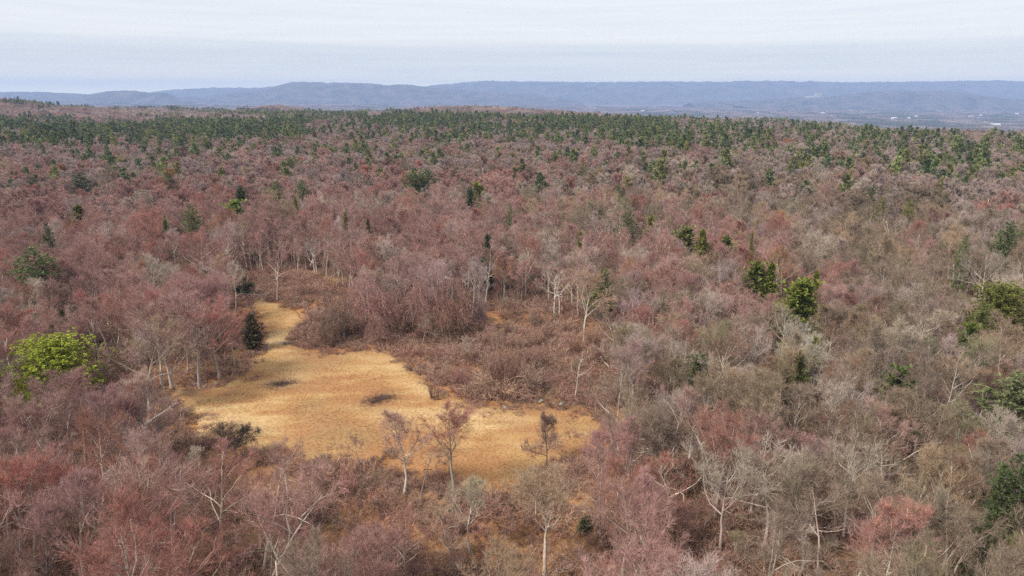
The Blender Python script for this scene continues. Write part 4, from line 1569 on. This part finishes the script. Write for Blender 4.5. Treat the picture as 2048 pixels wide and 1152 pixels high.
xr, yr = Xb[rest], Yb[rest]
cr_ = ci[rest]
hi = (np.hypot(xr, yr) < 330)
x2b, y2b = X2[~ev2], Y2[~ev2]
k3 = ~ev3 | (rng.random(len(X3)) < 0.6)
x3b, y3b = X3[k3], Y3[k3]
x4b, y4b = X4[~ev4], Y4[~ev4]
c2, c3, c4 = wood_colour(x2b, y2b, rng), wood_colour(x3b, y3b, rng), wood_colour(x4b, y4b, rng)
sz = lambda n_, m=0.98, s=0.14: np.clip(rng.normal(m, s, n_), 0.62, 1.55)
XS, YS = jitter_grid(5.2, 38, 330)
k = ~(in_poly(XS, YS, MEADOW)) & (rng.random(len(XS)) < np.where(keep_out(XS, YS), 0.10, 0.75))
XS, YS = XS[k], YS[k]
hS = rng.uniform(0.22, 0.5, len(XS))
tpx, tpy = proj(XS, YS, gh(XS, YS) + hS * 13)
k = ~in_poly(tpx, tpy, VIEW_OPEN) | (rng.random(len(XS)) < 0.25)
XS, YS, hS = XS[k], YS[k], hS[k]
cS = wood_colour(XS, YS, rng)
mass("bare_woodland", [
    ([m for m, h in HERO_FULL], XS, YS, hS, tints(cS), barks(len(XS)) * 0.8),
    ([m for m, h in HERO_FULL], xr[hi], yr[hi], sz(hi.sum()), tints(cr_[hi]), barks(hi.sum())),
    ([m for m, h in MID], xr[~hi], yr[~hi], sz((~hi).sum()), tints(cr_[~hi]), barks((~hi).sum()) * 1.25),
    ([m for m, h in MID], x2b, y2b, sz(len(x2b), 0.92), tints(c2), barks(len(x2b)) * 1.25),
    (FAR_CL, x3b, y3b, np.stack([sz(len(x3b), 1.0, 0.1), sz(len(x3b), 1.0, 0.1), sz(len(x3b), 0.8, 0.1)], 1), tints(c3, 0.15), barks(len(x3b))),
    (VFAR_CL, x4b, y4b, sz(len(x4b), 1.0, 0.1), tints(c4, 0.3) * 0.72, barks(len(x4b))),
])
g2 = GREENS[rng.choice(5, len(PX) - NB if len(PX) > NB else 0, p=[.28, .28, .16, .18, .10])]
x3p, y3p, x4p, y4p = X3[ev3], Y3[ev3], X4[ev4], Y4[ev4]
mass("pine_woodland", [
    ([m for m, h in PINE_MID], PX[NB:], PY[NB:], sz(len(PX[NB:]), 0.98, 0.22), g2 * (1 + rng.normal(size=(len(g2), 1)) * 0.12), np.tile([0.15, 0.12, 0.10], (len(g2), 1))),
    (PINE_CL, x3p, y3p, sz(len(x3p), 1.0, 0.15), GREENS[rng.choice(5, len(x3p))] * 0.95, np.tile([0.15, 0.12, 0.10], (len(x3p), 1))),
    (VFAR_P, x4p, y4p, sz(len(x4p), 1.0, 0.1), GREENS[rng.choice(5, len(x4p))] * 0.6, np.tile([0.15, 0.12, 0.10], (len(x4p), 1))),
])

# ------------------------------------------------------------------ shrubs, brambles, vine-hung trees
SHP = np.array([(0.37, 0.225, 0.165), (0.31, 0.195, 0.15), (0.41, 0.27, 0.20), (0.28, 0.175, 0.12), (0.36, 0.195, 0.145)])
SHW = ["mauve-brown", "dull purple-brown", "pinkish brown", "dark brown", "reddish"]


def region_points(P, s, g=rng):
    A = np.array(P)
    xs, ys = np.arange(A[:, 0].min(), A[:, 0].max(), s), np.arange(A[:, 1].min(), A[:, 1].max(), s)
    X_, Y_ = np.meshgrid(xs, ys, indexing="ij")
    X_ = (X_ + g.uniform(-.45, .45, X_.shape) * s).ravel()
    Y_ = (Y_ + g.uniform(-.45, .45, Y_.shape) * s).ravel()
    k = in_poly(X_, Y_, P)
    return X_[k], Y_[k]


sx, sy = [], []
for P, s in ((THICKET, 2.3), (HEAD_THICKET, 2.8), (FRONT_SCRUB, 3.0)):
    a_, b_ = region_points(P, s)
    k = (rng.random(len(a_)) < np.clip(0.35 + 1.2 * n2(a_, b_, 9, 2), 0, 1)) & ~in_poly(a_, b_, MEADOW)
    sx.append(a_[k]); sy.append(b_[k])
# fringe round the meadow
per = []
for i in range(len(MEADOW)):
    (ax, ay), (bx, by) = MEADOW[i - 1], MEADOW[i]
    L = math.hypot(bx - ax, by - ay)
    for t in np.arange(0, 1, 2.4 / max(L, 2.4)):
        per.append((ax + (bx - ax) * t + rng.normal() * 1.3, ay + (by - ay) * t + rng.normal() * 1.3))
per = np.array(per)
sx.append(per[:, 0]); sy.append(per[:, 1])
stray = [at(rng.uniform(380, 1180), rng.uniform(740, 930)) for _ in range(150)]
stray = np.array([q[:2] for q in stray])
stray = stray[in_poly(stray[:, 0], stray[:, 1], MEADOW) & (dist_poly(stray[:, 0], stray[:, 1], MEADOW) < 6)]
per = np.concatenate([per, stray])
sx[-1], sy[-1] = per[:, 0], per[:, 1]
sx, sy = np.concatenate(sx), np.concatenate(sy)
gx_, gy_, _z = at(470, 925)
k = ~in_front(sx, sy, gx_, gy_, 4, 14)
nper = int(k[-len(per):].sum())
sx, sy = sx[k], sy[k]
size = np.clip(0.35 + 2.6 * np.clip(n4(sx, sy, 10, 2) - 0.2, 0, 1) ** 1.3 + np.abs(rng.normal(size=len(sx))) * 0.4, 0.35, 2.5)
size[-nper:] *= 0.6
th_ = in_poly(sx, sy, THICKET)
size[th_] *= 1.2
fs = in_poly(sx, sy, FRONT_SCRUB)
size[fs] = np.minimum(size[fs], 1.25)
nm_ = dist_poly(sx, sy, MEADOW) < 3
size[nm_] = np.minimum(size[nm_], 0.8)
score = size / np.hypot(sx, sy)
so = np.argsort(-score)
top, low = so[:260], so[260:]
scol = rng.choice(5, len(sx), p=[.3, .2, .25, .12, .13])
srow = [(sx[k], sy[k], ("large " if size[k] > 1.1 else "small " if size[k] < 0.75 else "") + SHW[scol[k]] + " mounded") for k in top]
slab = auto_labels(srow, "bramble")
for j, k in enumerate(top):
    up_ = rng.random() < 0.16
    o = link("shrub", (UPRIGHT if up_ else SHRUBS)[int(rng.integers(3))] if up_ else SHRUBS[int(rng.integers(5))], None,
             (sx[k], sy[k], float(gh(sx[k], sy[k])) - 0.03), rng.uniform(0, 6.28), (size[k] * rng.uniform(.85, 1.25), size[k] * rng.uniform(.85, 1.25), size[k]))
    o["tint"] = tint_of(SHP[scol[k]])
    tag(o, slab[j].replace("mounded", "upright") if up_ else slab[j], "shrub", "brambles and shrubs round the clearing")
# low ground cover of brambles and saplings: one mass
ux, uy = jitter_grid(2.9, 36, 260)
k = ~in_poly(ux, uy, MEADOW) & (rng.random(len(ux)) < np.clip(0.3 + 1.1 * n3(ux, uy, 16, 2), 0.2, 0.92)) & (~in_poly(ux, uy, LITTER_GAP2) | (rng.random(len(ux)) < 0.45))
ux, uy = ux[k], uy[k]
gx, gy = [sx[low]], [sy[low]]
for P, s in ((THICKET, 1.6), (HEAD_THICKET, 1.8), (FRONT_SCRUB, 2.0)):
    a_, b_ = region_points(P, s)
    kk = ~in_poly(a_, b_, MEADOW) & (n1(a_, b_, 7, 2) > 0.46)
    gx.append(a_[kk]); gy.append(b_[kk])
gx, gy = np.concatenate(gx + [ux]), np.concatenate(gy + [uy])
gs = np.clip(0.45 + 0.8 * n4(gx, gy, 8, 2) + rng.normal(size=len(gx)) * 0.2, 0.25, 1.5)
gs[len(gx) - len(ux):] *= 1.45
scatter("bramble_undergrowth", LOWSHRUB, np.stack([gx, gy, gh(gx, gy) - 0.03], 1), rng.integers(4, size=len(gx)), rng.uniform(0, 6.28, len(gx)), gs,
        SHP[rng.choice(5, len(gx))] * (1 + rng.normal(size=(len(gx), 1)) * 0.12))

VT = [(735, 668, 545, 1.2, "mauve", "tall"), (790, 665, 572, 1.0, "mauve", "slim"), (865, 672, 540, 1.25, "mauve", "broad"), (905, 674, 560, 1.1, "mauve", "ragged"),
      (960, 668, 590, 0.9, "purple-grey", "small grey"), (690, 680, 600, 1.2, "brown", "brown"), (760, 690, 632, 0.9, "mauve", "low"), (810, 676, 632, 0.45, "brown", "thin spire-like"),
      (640, 985, 930, 0.9, "mauve", "mushroom-shaped"), (572, 1070, 985, 0.9, "brown", "dark hanging"), (1038, 752, 712, 0.5, "mauve", "narrow cone-like"), (1072, 735, 690, 1.2, "mauve", "rounded haystack"),
      (925, 770, 728, 1.2, "mauve", "slumped"), (620, 1035, 985, 1.3, "mauve", "pinkish low")]
for bx, by, ty, wf, colr, w in VT:
    x, y, z = at(bx, by)
    H = max(height_to(x, y, ty) - z, 2.5)
    t_, c_, h0 = VINES[int(rng.integers(4))]
    s = H / h0
    sw = max(s, 0.55) * wf
    e = link("vine_draped_tree", None, None, (x, y, z - 0.05), rng.uniform(0, 6.28), (sw, sw, s))
    tag(e, f"{w} tree smothered in bare {dict(mauve='reddish-brown').get(colr, colr)} vines by the clearing", "tree", "vine-hung trees round the clearing")
    t = link("trunk", t_, e); t["bark"] = [0.2, 0.16, 0.13]
    c = link("vine_curtain", c_, e); c["tint"] = tint_of({"mauve": (0.33, 0.185, 0.15), "brown": (0.24, 0.15, 0.115)}.get(colr, (0.29, 0.205, 0.18)), var=0.06)

# dry grass
k = rng.permutation(len(MX))[:52000]
k = k[rng.random(len(k)) < np.clip(0.5 + 3.0 * (n2(MX[k], MY[k], 4.5, 3) - 0.5), 0.06, 1)]
tx, ty_ = MX[k] + rng.uniform(-.35, .35, len(k)), MY[k] + rng.uniform(-.35, .35, len(k))
scatter("dry_grass", TUFTS, np.stack([tx, ty_, MZ[k] - 0.02], 1), rng.integers(4, size=len(k)), rng.uniform(0, 6.28, len(k)), rng.uniform(0.35, 0.9, len(k)), meadow_tint(tx, ty_) * (0.88 + 0.26 * rng.random((len(k), 1))))

# ------------------------------------------------------------------ single trees and dead wood
BONE, GREYWOOD, DARKWOOD = (0.47, 0.42, 0.36), (0.30, 0.26, 0.22), (0.07, 0.052, 0.045)


def hero_tree(name, px, by, ty, label, cat, kw, tint, bark, seed, twigs=True, wide=1.0, rz=0.0, boost=1.2, lb=1.5):
    x, y, z = at(px, by)
    H = max(height_to(x, y, ty) - z, 2.0)
    g = np.random.default_rng(seed)
    kw = dict(kw); kw["H"] = H
    trunk, limbs, branch, tw = grow_tree(g, **kw)
    e = link(name, None, None, (x, y, z - 0.05), rz, (wide, wide, 1))
    tag(e, label, cat)
    gt = Geo(); segs(gt, trunk, 7, 0, g, boost)
    t = link("trunk", gt.mesh("trunk", [M_BARK], True), e)
    t["bark"] = list(bark)
    for s in limbs:
        gl = Geo(); segs(gl, s, 5, 0, g, lb)
        o = link("limb", gl.mesh("limb", [M_BARK], True), t)
        o["bark"] = list(bark)
    c = Geo()
    segs(c, branch, 3, 1, g, lb)
    if twigs:
        c.blades(tw[0], tw[1], tw[2], tw[3], g)
    if c.n:
        o = link("crown", c.mesh("crown", [M_TWIG, M_BARK]), e)
        o["tint"] = list(tint); o["bark"] = list(bark)
    return e


hero_tree("gnarled_tree", 470, 925, 845, "gnarled dark old tree with drooping twigs standing alone at the meadow edge", "tree",
          dict(fork=0.26, nl=10, spread=1.35, elev=(25, 60), lift=-0.06, wig=0.34, r0=0.2, leader=0.7, crook=0.14, dens=1.6, twig=(0.3, 0.7), tw=0.03), (0.095, 0.07, 0.06), DARKWOOD, 41)
hero_tree("dead_tree", 1108, 648, 552, "dead white tree with forked bare limbs at the rear woods edge", "tree",
          dict(fork=0.42, nl=6, spread=1.35, elev=(30, 58), max_lv=2, crook=0.09, wig=0.3, r0=0.2, lv2=2), BONE, BONE, 42, twigs=False, boost=1.5, lb=2.3)
hero_tree("dead_tree", 1778, 1058, 925, "crooked white birch with bent stem and few limbs on the grey slope", "tree",
          dict(fork=0.5, nl=5, spread=0.8, elev=(35, 60), max_lv=2, crook=0.2, wig=0.36, r0=0.15), BONE, BONE, 43, twigs=False, boost=1.3, lb=1.9)
hero_tree("dead_tree", 838, 1012, 888, "leaning dark snag with a hooked top in front of the meadow", "tree",
          dict(fork=0.6, nl=4, spread=0.45, elev=(30, 60), max_lv=2, crook=0.07, r0=0.12, lean=0.12), GREYWOOD, (0.22, 0.18, 0.16), 44, twigs=False)
hero_tree("dead_tree", 1093, 935, 818, "dark vine-wrapped trunk standing above the brush at the meadow's front", "tree",
          dict(fork=0.2, nl=9, spread=0.42, elev=(40, 70), r0=0.12, dens=1.2, twig=(0.4, 0.8)), (0.27, 0.17, 0.14), (0.16, 0.12, 0.10), 45)
hero_tree("dead_tree", 287, 815, 790, "small white dead sapling in the brush above the fallen pale trunk", "tree",
          dict(fork=0.5, nl=3, spread=0.7, elev=(30, 60), max_lv=2, crook=0.16, r0=0.09), BONE, BONE, 46, twigs=False)
hero_tree("dead_tree", 568, 520, 448, "thin forked white tree against the pink woods", "tree",
          dict(fork=0.5, nl=5, spread=0.7, elev=(50, 70), max_lv=2, crook=0.05, r0=0.14), BONE, BONE, 47, twigs=False, boost=1.6)
hero_tree("dead_tree", 1683, 420, 383, "bare bleached trunk standing over the mauve-grey far woods", "tree",
          dict(fork=0.5, nl=3, spread=0.3, elev=(40, 60), max_lv=2, r0=0.3), BONE, BONE, 48, twigs=False, boost=1.8)
hero_tree("dead_tree", 1150, 800, 700, "grey leaning dead tree at the end of the thicket", "tree",
          dict(fork=0.4, nl=5, spread=0.7, elev=(30, 60), max_lv=2, r0=0.13, lean=0.15), GREYWOOD, (0.45, 0.40, 0.34), 49, twigs=False)

# broken stub
x, y, z = at(577, 1000)
H = height_to(x, y, 952) - z
s_ = Geo()
s_.tubes([[0, 0, 0], [0.05, 0, H * .45]], [[0.05, 0, H * .45], [-0.12, 0.02, H]], [0.24, 0.2], [0.2, 0.13], 7, 0)
s_.tubes([[-0.12, 0.02, H]] * 3, [[-0.2, 0.0, H + .35], [-0.1, 0.08, H + .5], [-0.05, -0.04, H + .2]], [0.06] * 3, [0.01] * 3, 4, 0)
o = link("tree_stub", s_.mesh("tree_stub", [M_BARK], True), None, (x, y, z - 0.1))
o["bark"] = list(BONE)
tag(o, "white broken stub of a trunk poking up from the vine-covered scrub", "dead trunk")


def fallen(name, a, b, za, zb, r0, r1, bark, label, seed, nb=6, fan=0.35):
    """A trunk lying from the ground at pixel a to pixel b, its limbs towards b."""
    g = np.random.default_rng(seed)
    A, B = np.array(at(*a)) + [0, 0, za], np.array(at(*b)) + [0, 0, zb]
    e = link(name, None, None, tuple(A))
    tag(e, label, "fallen tree")
    d = B - A
    L = np.linalg.norm(d); d = d / L
    pts = [d * L * t + g.normal(size=3) * 0.05 * L * 0.15 for t in np.linspace(0, 1, 7)]
    rr = np.linspace(r0, r1, 7)
    gt = Geo(); gt.tubes(pts[:-1], pts[1:], rr[:-1], rr[1:], 7, 0)
    t = link("trunk", gt.mesh("trunk", [M_BARK], True), e); t["bark"] = list(bark)
    for k in range(nb):
        gl = Geo()
        p = d * L * g.uniform(0.45, 0.98)
        v = unit(d + g.normal(size=3) * fan + UP * 0.15)
        l_ = L * g.uniform(0.22, 0.45)
        for q in range(4):
            n_ = p + v * l_ / 4
            gl.tubes([p], [n_], [r1 * (1 - .18 * q) * 0.8], [r1 * (1 - .18 * (q + 1)) * 0.8], 4, 0)
            if q:
                w = unit(v + g.normal(size=3) * 0.7)
                gl.tubes([n_], [n_ + w * l_ * 0.25], [r1 * 0.35], [0.012], 3, 0)
            p, v = n_, unit(v + g.normal(size=3) * 0.2)
        o = link("limb", gl.mesh("limb", [M_BARK], True), e); o["bark"] = list(bark)


fallen("fallen_tree", (276, 868), (352, 842), 0.9, 3.2, 0.30, 0.10, BONE, "fallen pale trunk with splayed limb ends lying over the brush by the meadow", 51, 7, 0.28)
fallen("fallen_tree", (1218, 742), (1190, 722), 1.0, 2.2, 0.10, 0.06, (0.38, 0.34, 0.29), "fallen white limbs sprawled at the end of the thicket", 52, 9, 0.9)
for a, b, lab, sd in (((1608, 1145), (1512, 1092), "pale fallen trunk, uppermost of the parallel ones on the leaf litter", 53),
                      ((1600, 1150), (1520, 1108), "pale fallen trunk, middle of the parallel ones on the leaf litter", 54),
                      ((1620, 1160), (1540, 1112), "pale fallen trunk, lowest of the parallel ones on the leaf litter", 55),
                      ((1240, 640), (1050, 618), "grey trunk lying on orange leaf litter behind the dead white tree", 56),
                      ((1150, 660), (1290, 690), "dark trunk lying below the green columnar cedar", 57),
                      ((1300, 780), (1235, 800), "dark curved fallen trunk under the dense grey crown", 58),
                      ((640, 985), (565, 962), "thin pale branch lying toward the white broken stub", 59)):
    dk = lab.startswith("dark")
    fallen("fallen_tree", a, b, 0.25, 0.6, 0.11, 0.05, DARKWOOD if dk else (0.27, 0.225, 0.19) if "pale" in lab else GREYWOOD, lab, sd, 5, 0.35)

# ------------------------------------------------------------------ stones
M_STONE = flat_mat("stone", (0.25, 0.24, 0.22), 0.9, 0.35, 3.0)


def stone_mesh(seed, sx=1.0, sy=0.75, sz=0.55):
    g = np.random.default_rng(seed)
    bm = __import__("bmesh").new()
    __import__("bmesh").ops.create_icosphere(bm, subdivisions=2, radius=1)
    ax = [unit(g.normal(size=3)) for _ in range(7)]
    cut = [g.uniform(0.62, 0.9) for _ in ax]
    for v in bm.verts:
        p = np.array(v.co)
        for a_, c_ in zip(ax, cut):
            d_ = p.dot(a_) - c_
            if d_ > 0:
                p = p - a_ * d_ * 0.9
        p = p * [sx, sy, sz] * (1 + g.normal() * 0.02)
        v.co = p
    me = bpy.data.meshes.new("boulder")
    bm.to_mesh(me); bm.free()
    me.materials.append(M_STONE)
    return me


STONES = [stone_mesh(900 + k, 1, random.uniform(.6, .9), random.uniform(.45, .7)) for k in range(5)]
for px, py, r_, lab in ((1122, 811, 0.95, "biggest pale boulder at the foot of the thicket"), (1082, 804, 0.75, "pale boulder paired with a smaller stone under the thicket"),
                        (1074, 801, 0.5, "smaller pale stone touching the paired boulder"), (1108, 808, 0.4, "little stone beside the biggest pale boulder"),
                        (1146, 811, 0.4, "flat pale stone between the biggest boulder and the clearing's point"), (1010, 816, 0.45, "pale flat stone lying in the pale grass path"),
                        (432, 770, 0.8, "rounded grey boulder under the shaded trees by the meadow"), (386, 771, 0.7, "grey boulder at the foot of the tall mauve tree"),
                        (537, 700, 0.9, "flat whitish slab near the narrow dark cedar"), (746, 717, 0.4, "lone small white stone on the open meadow"),
                        (800, 702, 0.5, "pale stone at the thicket's upper corner"), (1000, 880, 0.35, "small pale stone in the lower meadow"),
                        (1016, 822, 0.3, "small stone beside the pale flat stone in the grass path")):
    x, y, z = at(px, py)
    o = link("boulder", STONES[int(rng.integers(5))], None, (x, y, z + 0.12 * r_ + 0.1), rng.uniform(0, 6.28), r_ * 0.95)
    tag(o, lab, "boulder", "stones round the clearing")
# low tumbled wall across the neck of the clearing
e = link("stone_wall", None, None, at(565, 688))
tag(e, "low tumbled dark stone wall across the neck of the clearing", "stone wall")
ex, ey, ez = at(565, 688)
for k in range(34):
    t = k / 33
    x, y, z = at(530 + 76 * t, 690 - 7 * t + rng.normal() * 0.4)
    o = link("stone", STONES[int(rng.integers(5))], e, (x - ex, y - ey, z - ez + 0.2), rng.uniform(0, 6.28), rng.uniform(0.24, 0.42))

# brush piles
M_BRUSH = tinted("brush", "tint", 0.6, 1.4)
for px, py, w_, lab in ((757, 804, 2.6, "dark pile of brush in the middle of the meadow"), (562, 773, 2.4, "flat dark pile of brush on the upper meadow")):
    x, y, z = at(px, py)
    g = np.random.default_rng(int(px))
    gb = Geo()
    P = np.stack([g.normal(size=260) * w_ * 0.6, g.normal(size=260) * w_ * 0.38, g.random(260) * 0.55], 1)
    D = g.normal(size=(260, 3)) * [1, 1, 0.35]
    D /= np.linalg.norm(D, axis=1, keepdims=True)
    gb.tubes(P - D * 0.6, P + D * 0.6, np.full(260, 0.035), np.full(260, 0.02), 3, 0, S=g.random(260))
    gb.blades(P, D + UP * 0.4, g.uniform(.5, 1.1, 260), 0.05, g)
    o = link("brush_pile", gb.mesh("brush_pile", [M_BRUSH]), None, (x, y, z + 0.15), 0.5)
    o["tint"] = [0.10, 0.06, 0.05]
    tag(o, lab, "brush pile", "brush piles on the meadow")

# dark standing water under the shaded trees
M_WATER, n, l, b = material("puddle_water", 0.12)
b.inputs["Base Color"].default_value = (0.02, 0.016, 0.013, 1)
b.inputs["Specular IOR Level"].default_value = 0.5
for px, py, rx, ry in ((383, 784, 3.0, 1.8), (272, 776, 5.0, 1.6), (370, 797, 2.0, 1.5)):
    x, y, z = at(px, py)
    g = np.random.default_rng(px)
    a_ = np.linspace(0, 6.283, 33)[:-1]
    q = 1 + 0.28 * np.sin(3 * a_ + g.uniform(0, 6)) + 0.18 * np.sin(5 * a_ + g.uniform(0, 6))
    V = np.stack([np.cos(a_) * rx * q, np.sin(a_) * ry * q, np.zeros(32)], 1)
    V = np.concatenate([V, [[0, 0, 0]]])
    V[:, 2] = gh(V[:, 0] + x, V[:, 1] + y) - z + 0.06
    k = np.arange(32)
    tag(link("puddle", new_mesh("puddle", V, np.stack([np.full(32, 32), k, (k + 1) % 32], 1), [M_WATER]), None, (x, y, z)), kind="structure")

# ------------------------------------------------------------------ buildings
def wall_mat(name, c):
    return flat_mat(name, c, 0.85, 0.12, 0.4)


M_WINDOW, n, l, b = material("window_glass", 0.15)
b.inputs["Base Color"].default_value = (0.03, 0.035, 0.04, 1)
M_BROWNWALL, M_BROWNROOF = wall_mat("weathered_boards", (0.17, 0.12, 0.09)), wall_mat("brown_shingle", (0.20, 0.145, 0.12))
M_GREYROOF, M_PALEWALL = wall_mat("pale_grey_roof", (0.25, 0.225, 0.215)), wall_mat("pale_siding", (0.27, 0.24, 0.22))
M_PALE = wall_mat("cream_awning", (0.36, 0.31, 0.22))
M_FRAME = wall_mat("window_frame", (0.55, 0.52, 0.48))


def gable(w, d, hw, hr, over=0.4, th=0.18):
    """Wall Geo with gable ends, and the two roof slabs, ridge along x."""
    W = Geo()
    x, y = w / 2, d / 2
    W.add([[-x, -y, 0], [x, -y, 0], [x, y, 0], [-x, y, 0], [-x, -y, hw], [x, -y, hw], [x, y, hw], [-x, y, hw], [-x, 0, hw + hr], [x, 0, hw + hr]],
          Q=[[0, 1, 5, 4], [2, 3, 7, 6], [1, 2, 6, 5], [3, 0, 4, 7]], T=[[5, 6, 9], [7, 4, 8]])
    Rf = Geo()
    ow, sl = x + over, hr / y
    for sgn in (-1, 1):
        ye, ze = sgn * (y + over), hw - over * sl
        P = [[-ow, ye, ze + .03], [ow, ye, ze + .03], [ow, 0, hw + hr + .03], [-ow, 0, hw + hr + .03]]
        P2 = [[p[0], p[1], p[2] + th] for p in P]
        Rf.add(P + P2, Q=[[0, 1, 2, 3], [4, 5, 6, 7], [0, 1, 5, 4], [1, 2, 6, 5], [2, 3, 7, 6], [3, 0, 4, 7]])
    return W, Rf


def house(px, py, w, d, hw, hr, rz, wall, roof, label, awning=False):
    x, y, z = at(px, py)
    e = link("house", None, None, (x, y, z - 0.15), rz)
    tag(e, label, "house")
    W, Rf = gable(w, d, hw, hr)
    link("wall", W.mesh("wall", [wall]), e)
    r_ = link("roof", Rf.mesh("roof", [roof]), e)
    ch = Geo(); ch.box((w * 0.22, 0.6, hw + hr + 0.2), (0.8, 0.8, 1.8))
    link("chimney", ch.mesh("chimney", [M_BROWNWALL]), r_)
    fm, gm = Geo(), Geo()
    fm.box((0, -0.03, 0), (1.1, 0.10, 1.4)); gm.box((0, -0.09, 0), (0.9, 0.06, 1.2))
    fme, gme = fm.mesh("window", [M_FRAME]), gm.mesh("pane", [M_WINDOW])
    for k in range(int(w // 3)):
        o = link("window", fme, e, (-w / 2 + 1.6 + k * 2.9, -d / 2, hw * 0.58))
        link("pane", gme, o)
    for yy in (-d / 4, d / 4):
        o = link("window", fme, e, (-w / 2, yy, hw * 0.58), -math.pi / 2)
        link("pane", gme, o)
    dr = Geo(); dr.box((w / 2 - 0.9, -d / 2 - 0.05, 1.1), (1.0, 0.12, 2.1))
    link("door", dr.mesh("door", [M_BROWNROOF]), e)
    if awning:
        aw = Geo()
        a0, a1 = -w / 2 - 3.0, -w / 2 - 0.1
        P = [[a0, -2.4, 2.1], [a1, -2.4, 3.1], [a1, 1.6, 3.1], [a0, 1.6, 2.1]]
        aw.add(P + [[p[0], p[1], p[2] + .1] for p in P], Q=[[3, 2, 1, 0], [4, 5, 6, 7], [0, 1, 5, 4], [1, 2, 6, 5], [2, 3, 7, 6], [3, 0, 4, 7]])
        link("awning", aw.mesh("awning", [M_PALE]), e)
        for yy in (-2.2, 1.4):
            p_ = Geo(); p_.tubes([[a0 + .15, yy, 0]], [[a0 + .15, yy, 2.12]], [0.07], [0.07], 5)
            link("post", p_.mesh("post", [M_BROWNWALL]), e)


house(1934, 642, 11, 8, 3.6, 3.0, 0.35, M_BROWNWALL, M_BROWNROOF, "weathered brown house with a cream awning half hidden under trees beside the huge yellow-green pine", True)
house(1968, 452, 13, 9, 5.2, 3.2, -0.1, M_PALEWALL, M_GREYROOF, "pale grey-roofed house half hidden in bare grey-brown woods")

M_VROOF = wall_mat("valley_roof", (0.50, 0.48, 0.47))
for (px, py, w_, d_, h_, c, lab), (x, y, z) in zip(VALLEY, VSPOT):
    w_, d_, h_ = w_ * 1.5, d_ * 1.3, h_ * 1.6
    e = link("building", None, None, (x, y, z - 1.0), rng.uniform(-0.5, 0.5))
    tag(e, lab, "building", "buildings of the far valley")
    W, Rf = gable(w_, d_, h_, h_ * 0.35, 0.6, 0.4)
    link("wall", W.mesh("wall", [wall_mat("valley_wall", c)]), e)
    link("roof", Rf.mesh("roof", [wall_mat("valley_bright_roof", (0.62, 0.61, 0.60)) if c == WHITE else M_VROOF]), e)

build_hill("low_rise", 13200, 900, [(1380, 206), (1450, 203), (1540, 197), (1600, 194.5), (1680, 194), (1760, 198), (1850, 206)], M_MIDHILL, 10, seed=6)


def block_building(px, py, D, parts, label):
    x = (px - 1024) / FPX * D / 0.985
    z = height_to(x, D, py)
    e = link("tower_block", None, None, (x, D, z - 8))
    tag(e, label, "building")
    for nm, cx, cy_, w_, d_, h_, m in parts:
        gq = Geo(); gq.box((cx, cy_, h_ / 2 + 2), (w_, d_, h_ + 12))
        o = link(nm, gq.mesh(nm, [m]), e)
        if nm == "tower":
            for k in range(7):
                gs_ = Geo(); gs_.box((cx, cy_ - d_ / 2 - 0.4, 10 + h_ * (k + .5) / 7.2), (w_ * 0.9, 1.0, h_ / 28))
                link("window_band", gs_.mesh("window_band", [M_VBAND]), o)


M_VBAND = wall_mat("window_band", (0.40, 0.38, 0.36))
M_VC, M_VW, M_VR = wall_mat("cream_concrete", (0.42, 0.38, 0.31)), wall_mat("white_concrete", (0.46, 0.45, 0.43)), wall_mat("red_brick_far", (0.42, 0.22, 0.17))
block_building(1604, 193.5, 12600, [("tower", 0, 0, 92, 60, 66, M_VC), ("wing", -95, -10, 85, 40, 14, M_VW), ("annex", -190, -20, 70, 40, 9, M_VW)], "huge cream tower block with a low white wing on a rise in the valley")
block_building(1665, 193.5, 12700, [("tower", -20, 0, 46, 50, 42, M_VR), ("wing", -58, -5, 28, 40, 44, M_VW), ("annex", 70, -10, 130, 40, 22, M_VW), ("annex", 150, -20, 90, 30, 12, M_VW)], "red and white stepped hospital-like block beside the huge cream tower block")
block_building(1640, 195, 12500, [("wing", 0, 0, 170, 40, 10, M_VW)], "long low white hall between the cream tower block and the red one")

# pale bare fields far off
M_FIELD = flat_mat("bare_field", (0.42, 0.34, 0.22), 1.0, 0.2, 0.02)

# ------------------------------------------------------------------ haze
HAZE = 7.2e-5
hz = Geo()
hz.box((0, 0, 125), (49600, 49600, 750))
mh = bpy.data.materials.new("haze")
mh.use_nodes = True
mh.node_tree.nodes.clear()
pv = N(mh.node_tree.nodes, "ShaderNodeVolumePrincipled")
pv.inputs["Color"].default_value = (0.45, 0.595, 0.95, 1)
pv.inputs["Density"].default_value = HAZE
pv.inputs["Anisotropy"].default_value = 0.0
om = N(mh.node_tree.nodes, "ShaderNodeOutputMaterial")
mh.node_tree.links.new(pv.outputs[0], om.inputs["Volume"])
tag(link("haze", hz.mesh("haze", [mh])), kind="stuff")
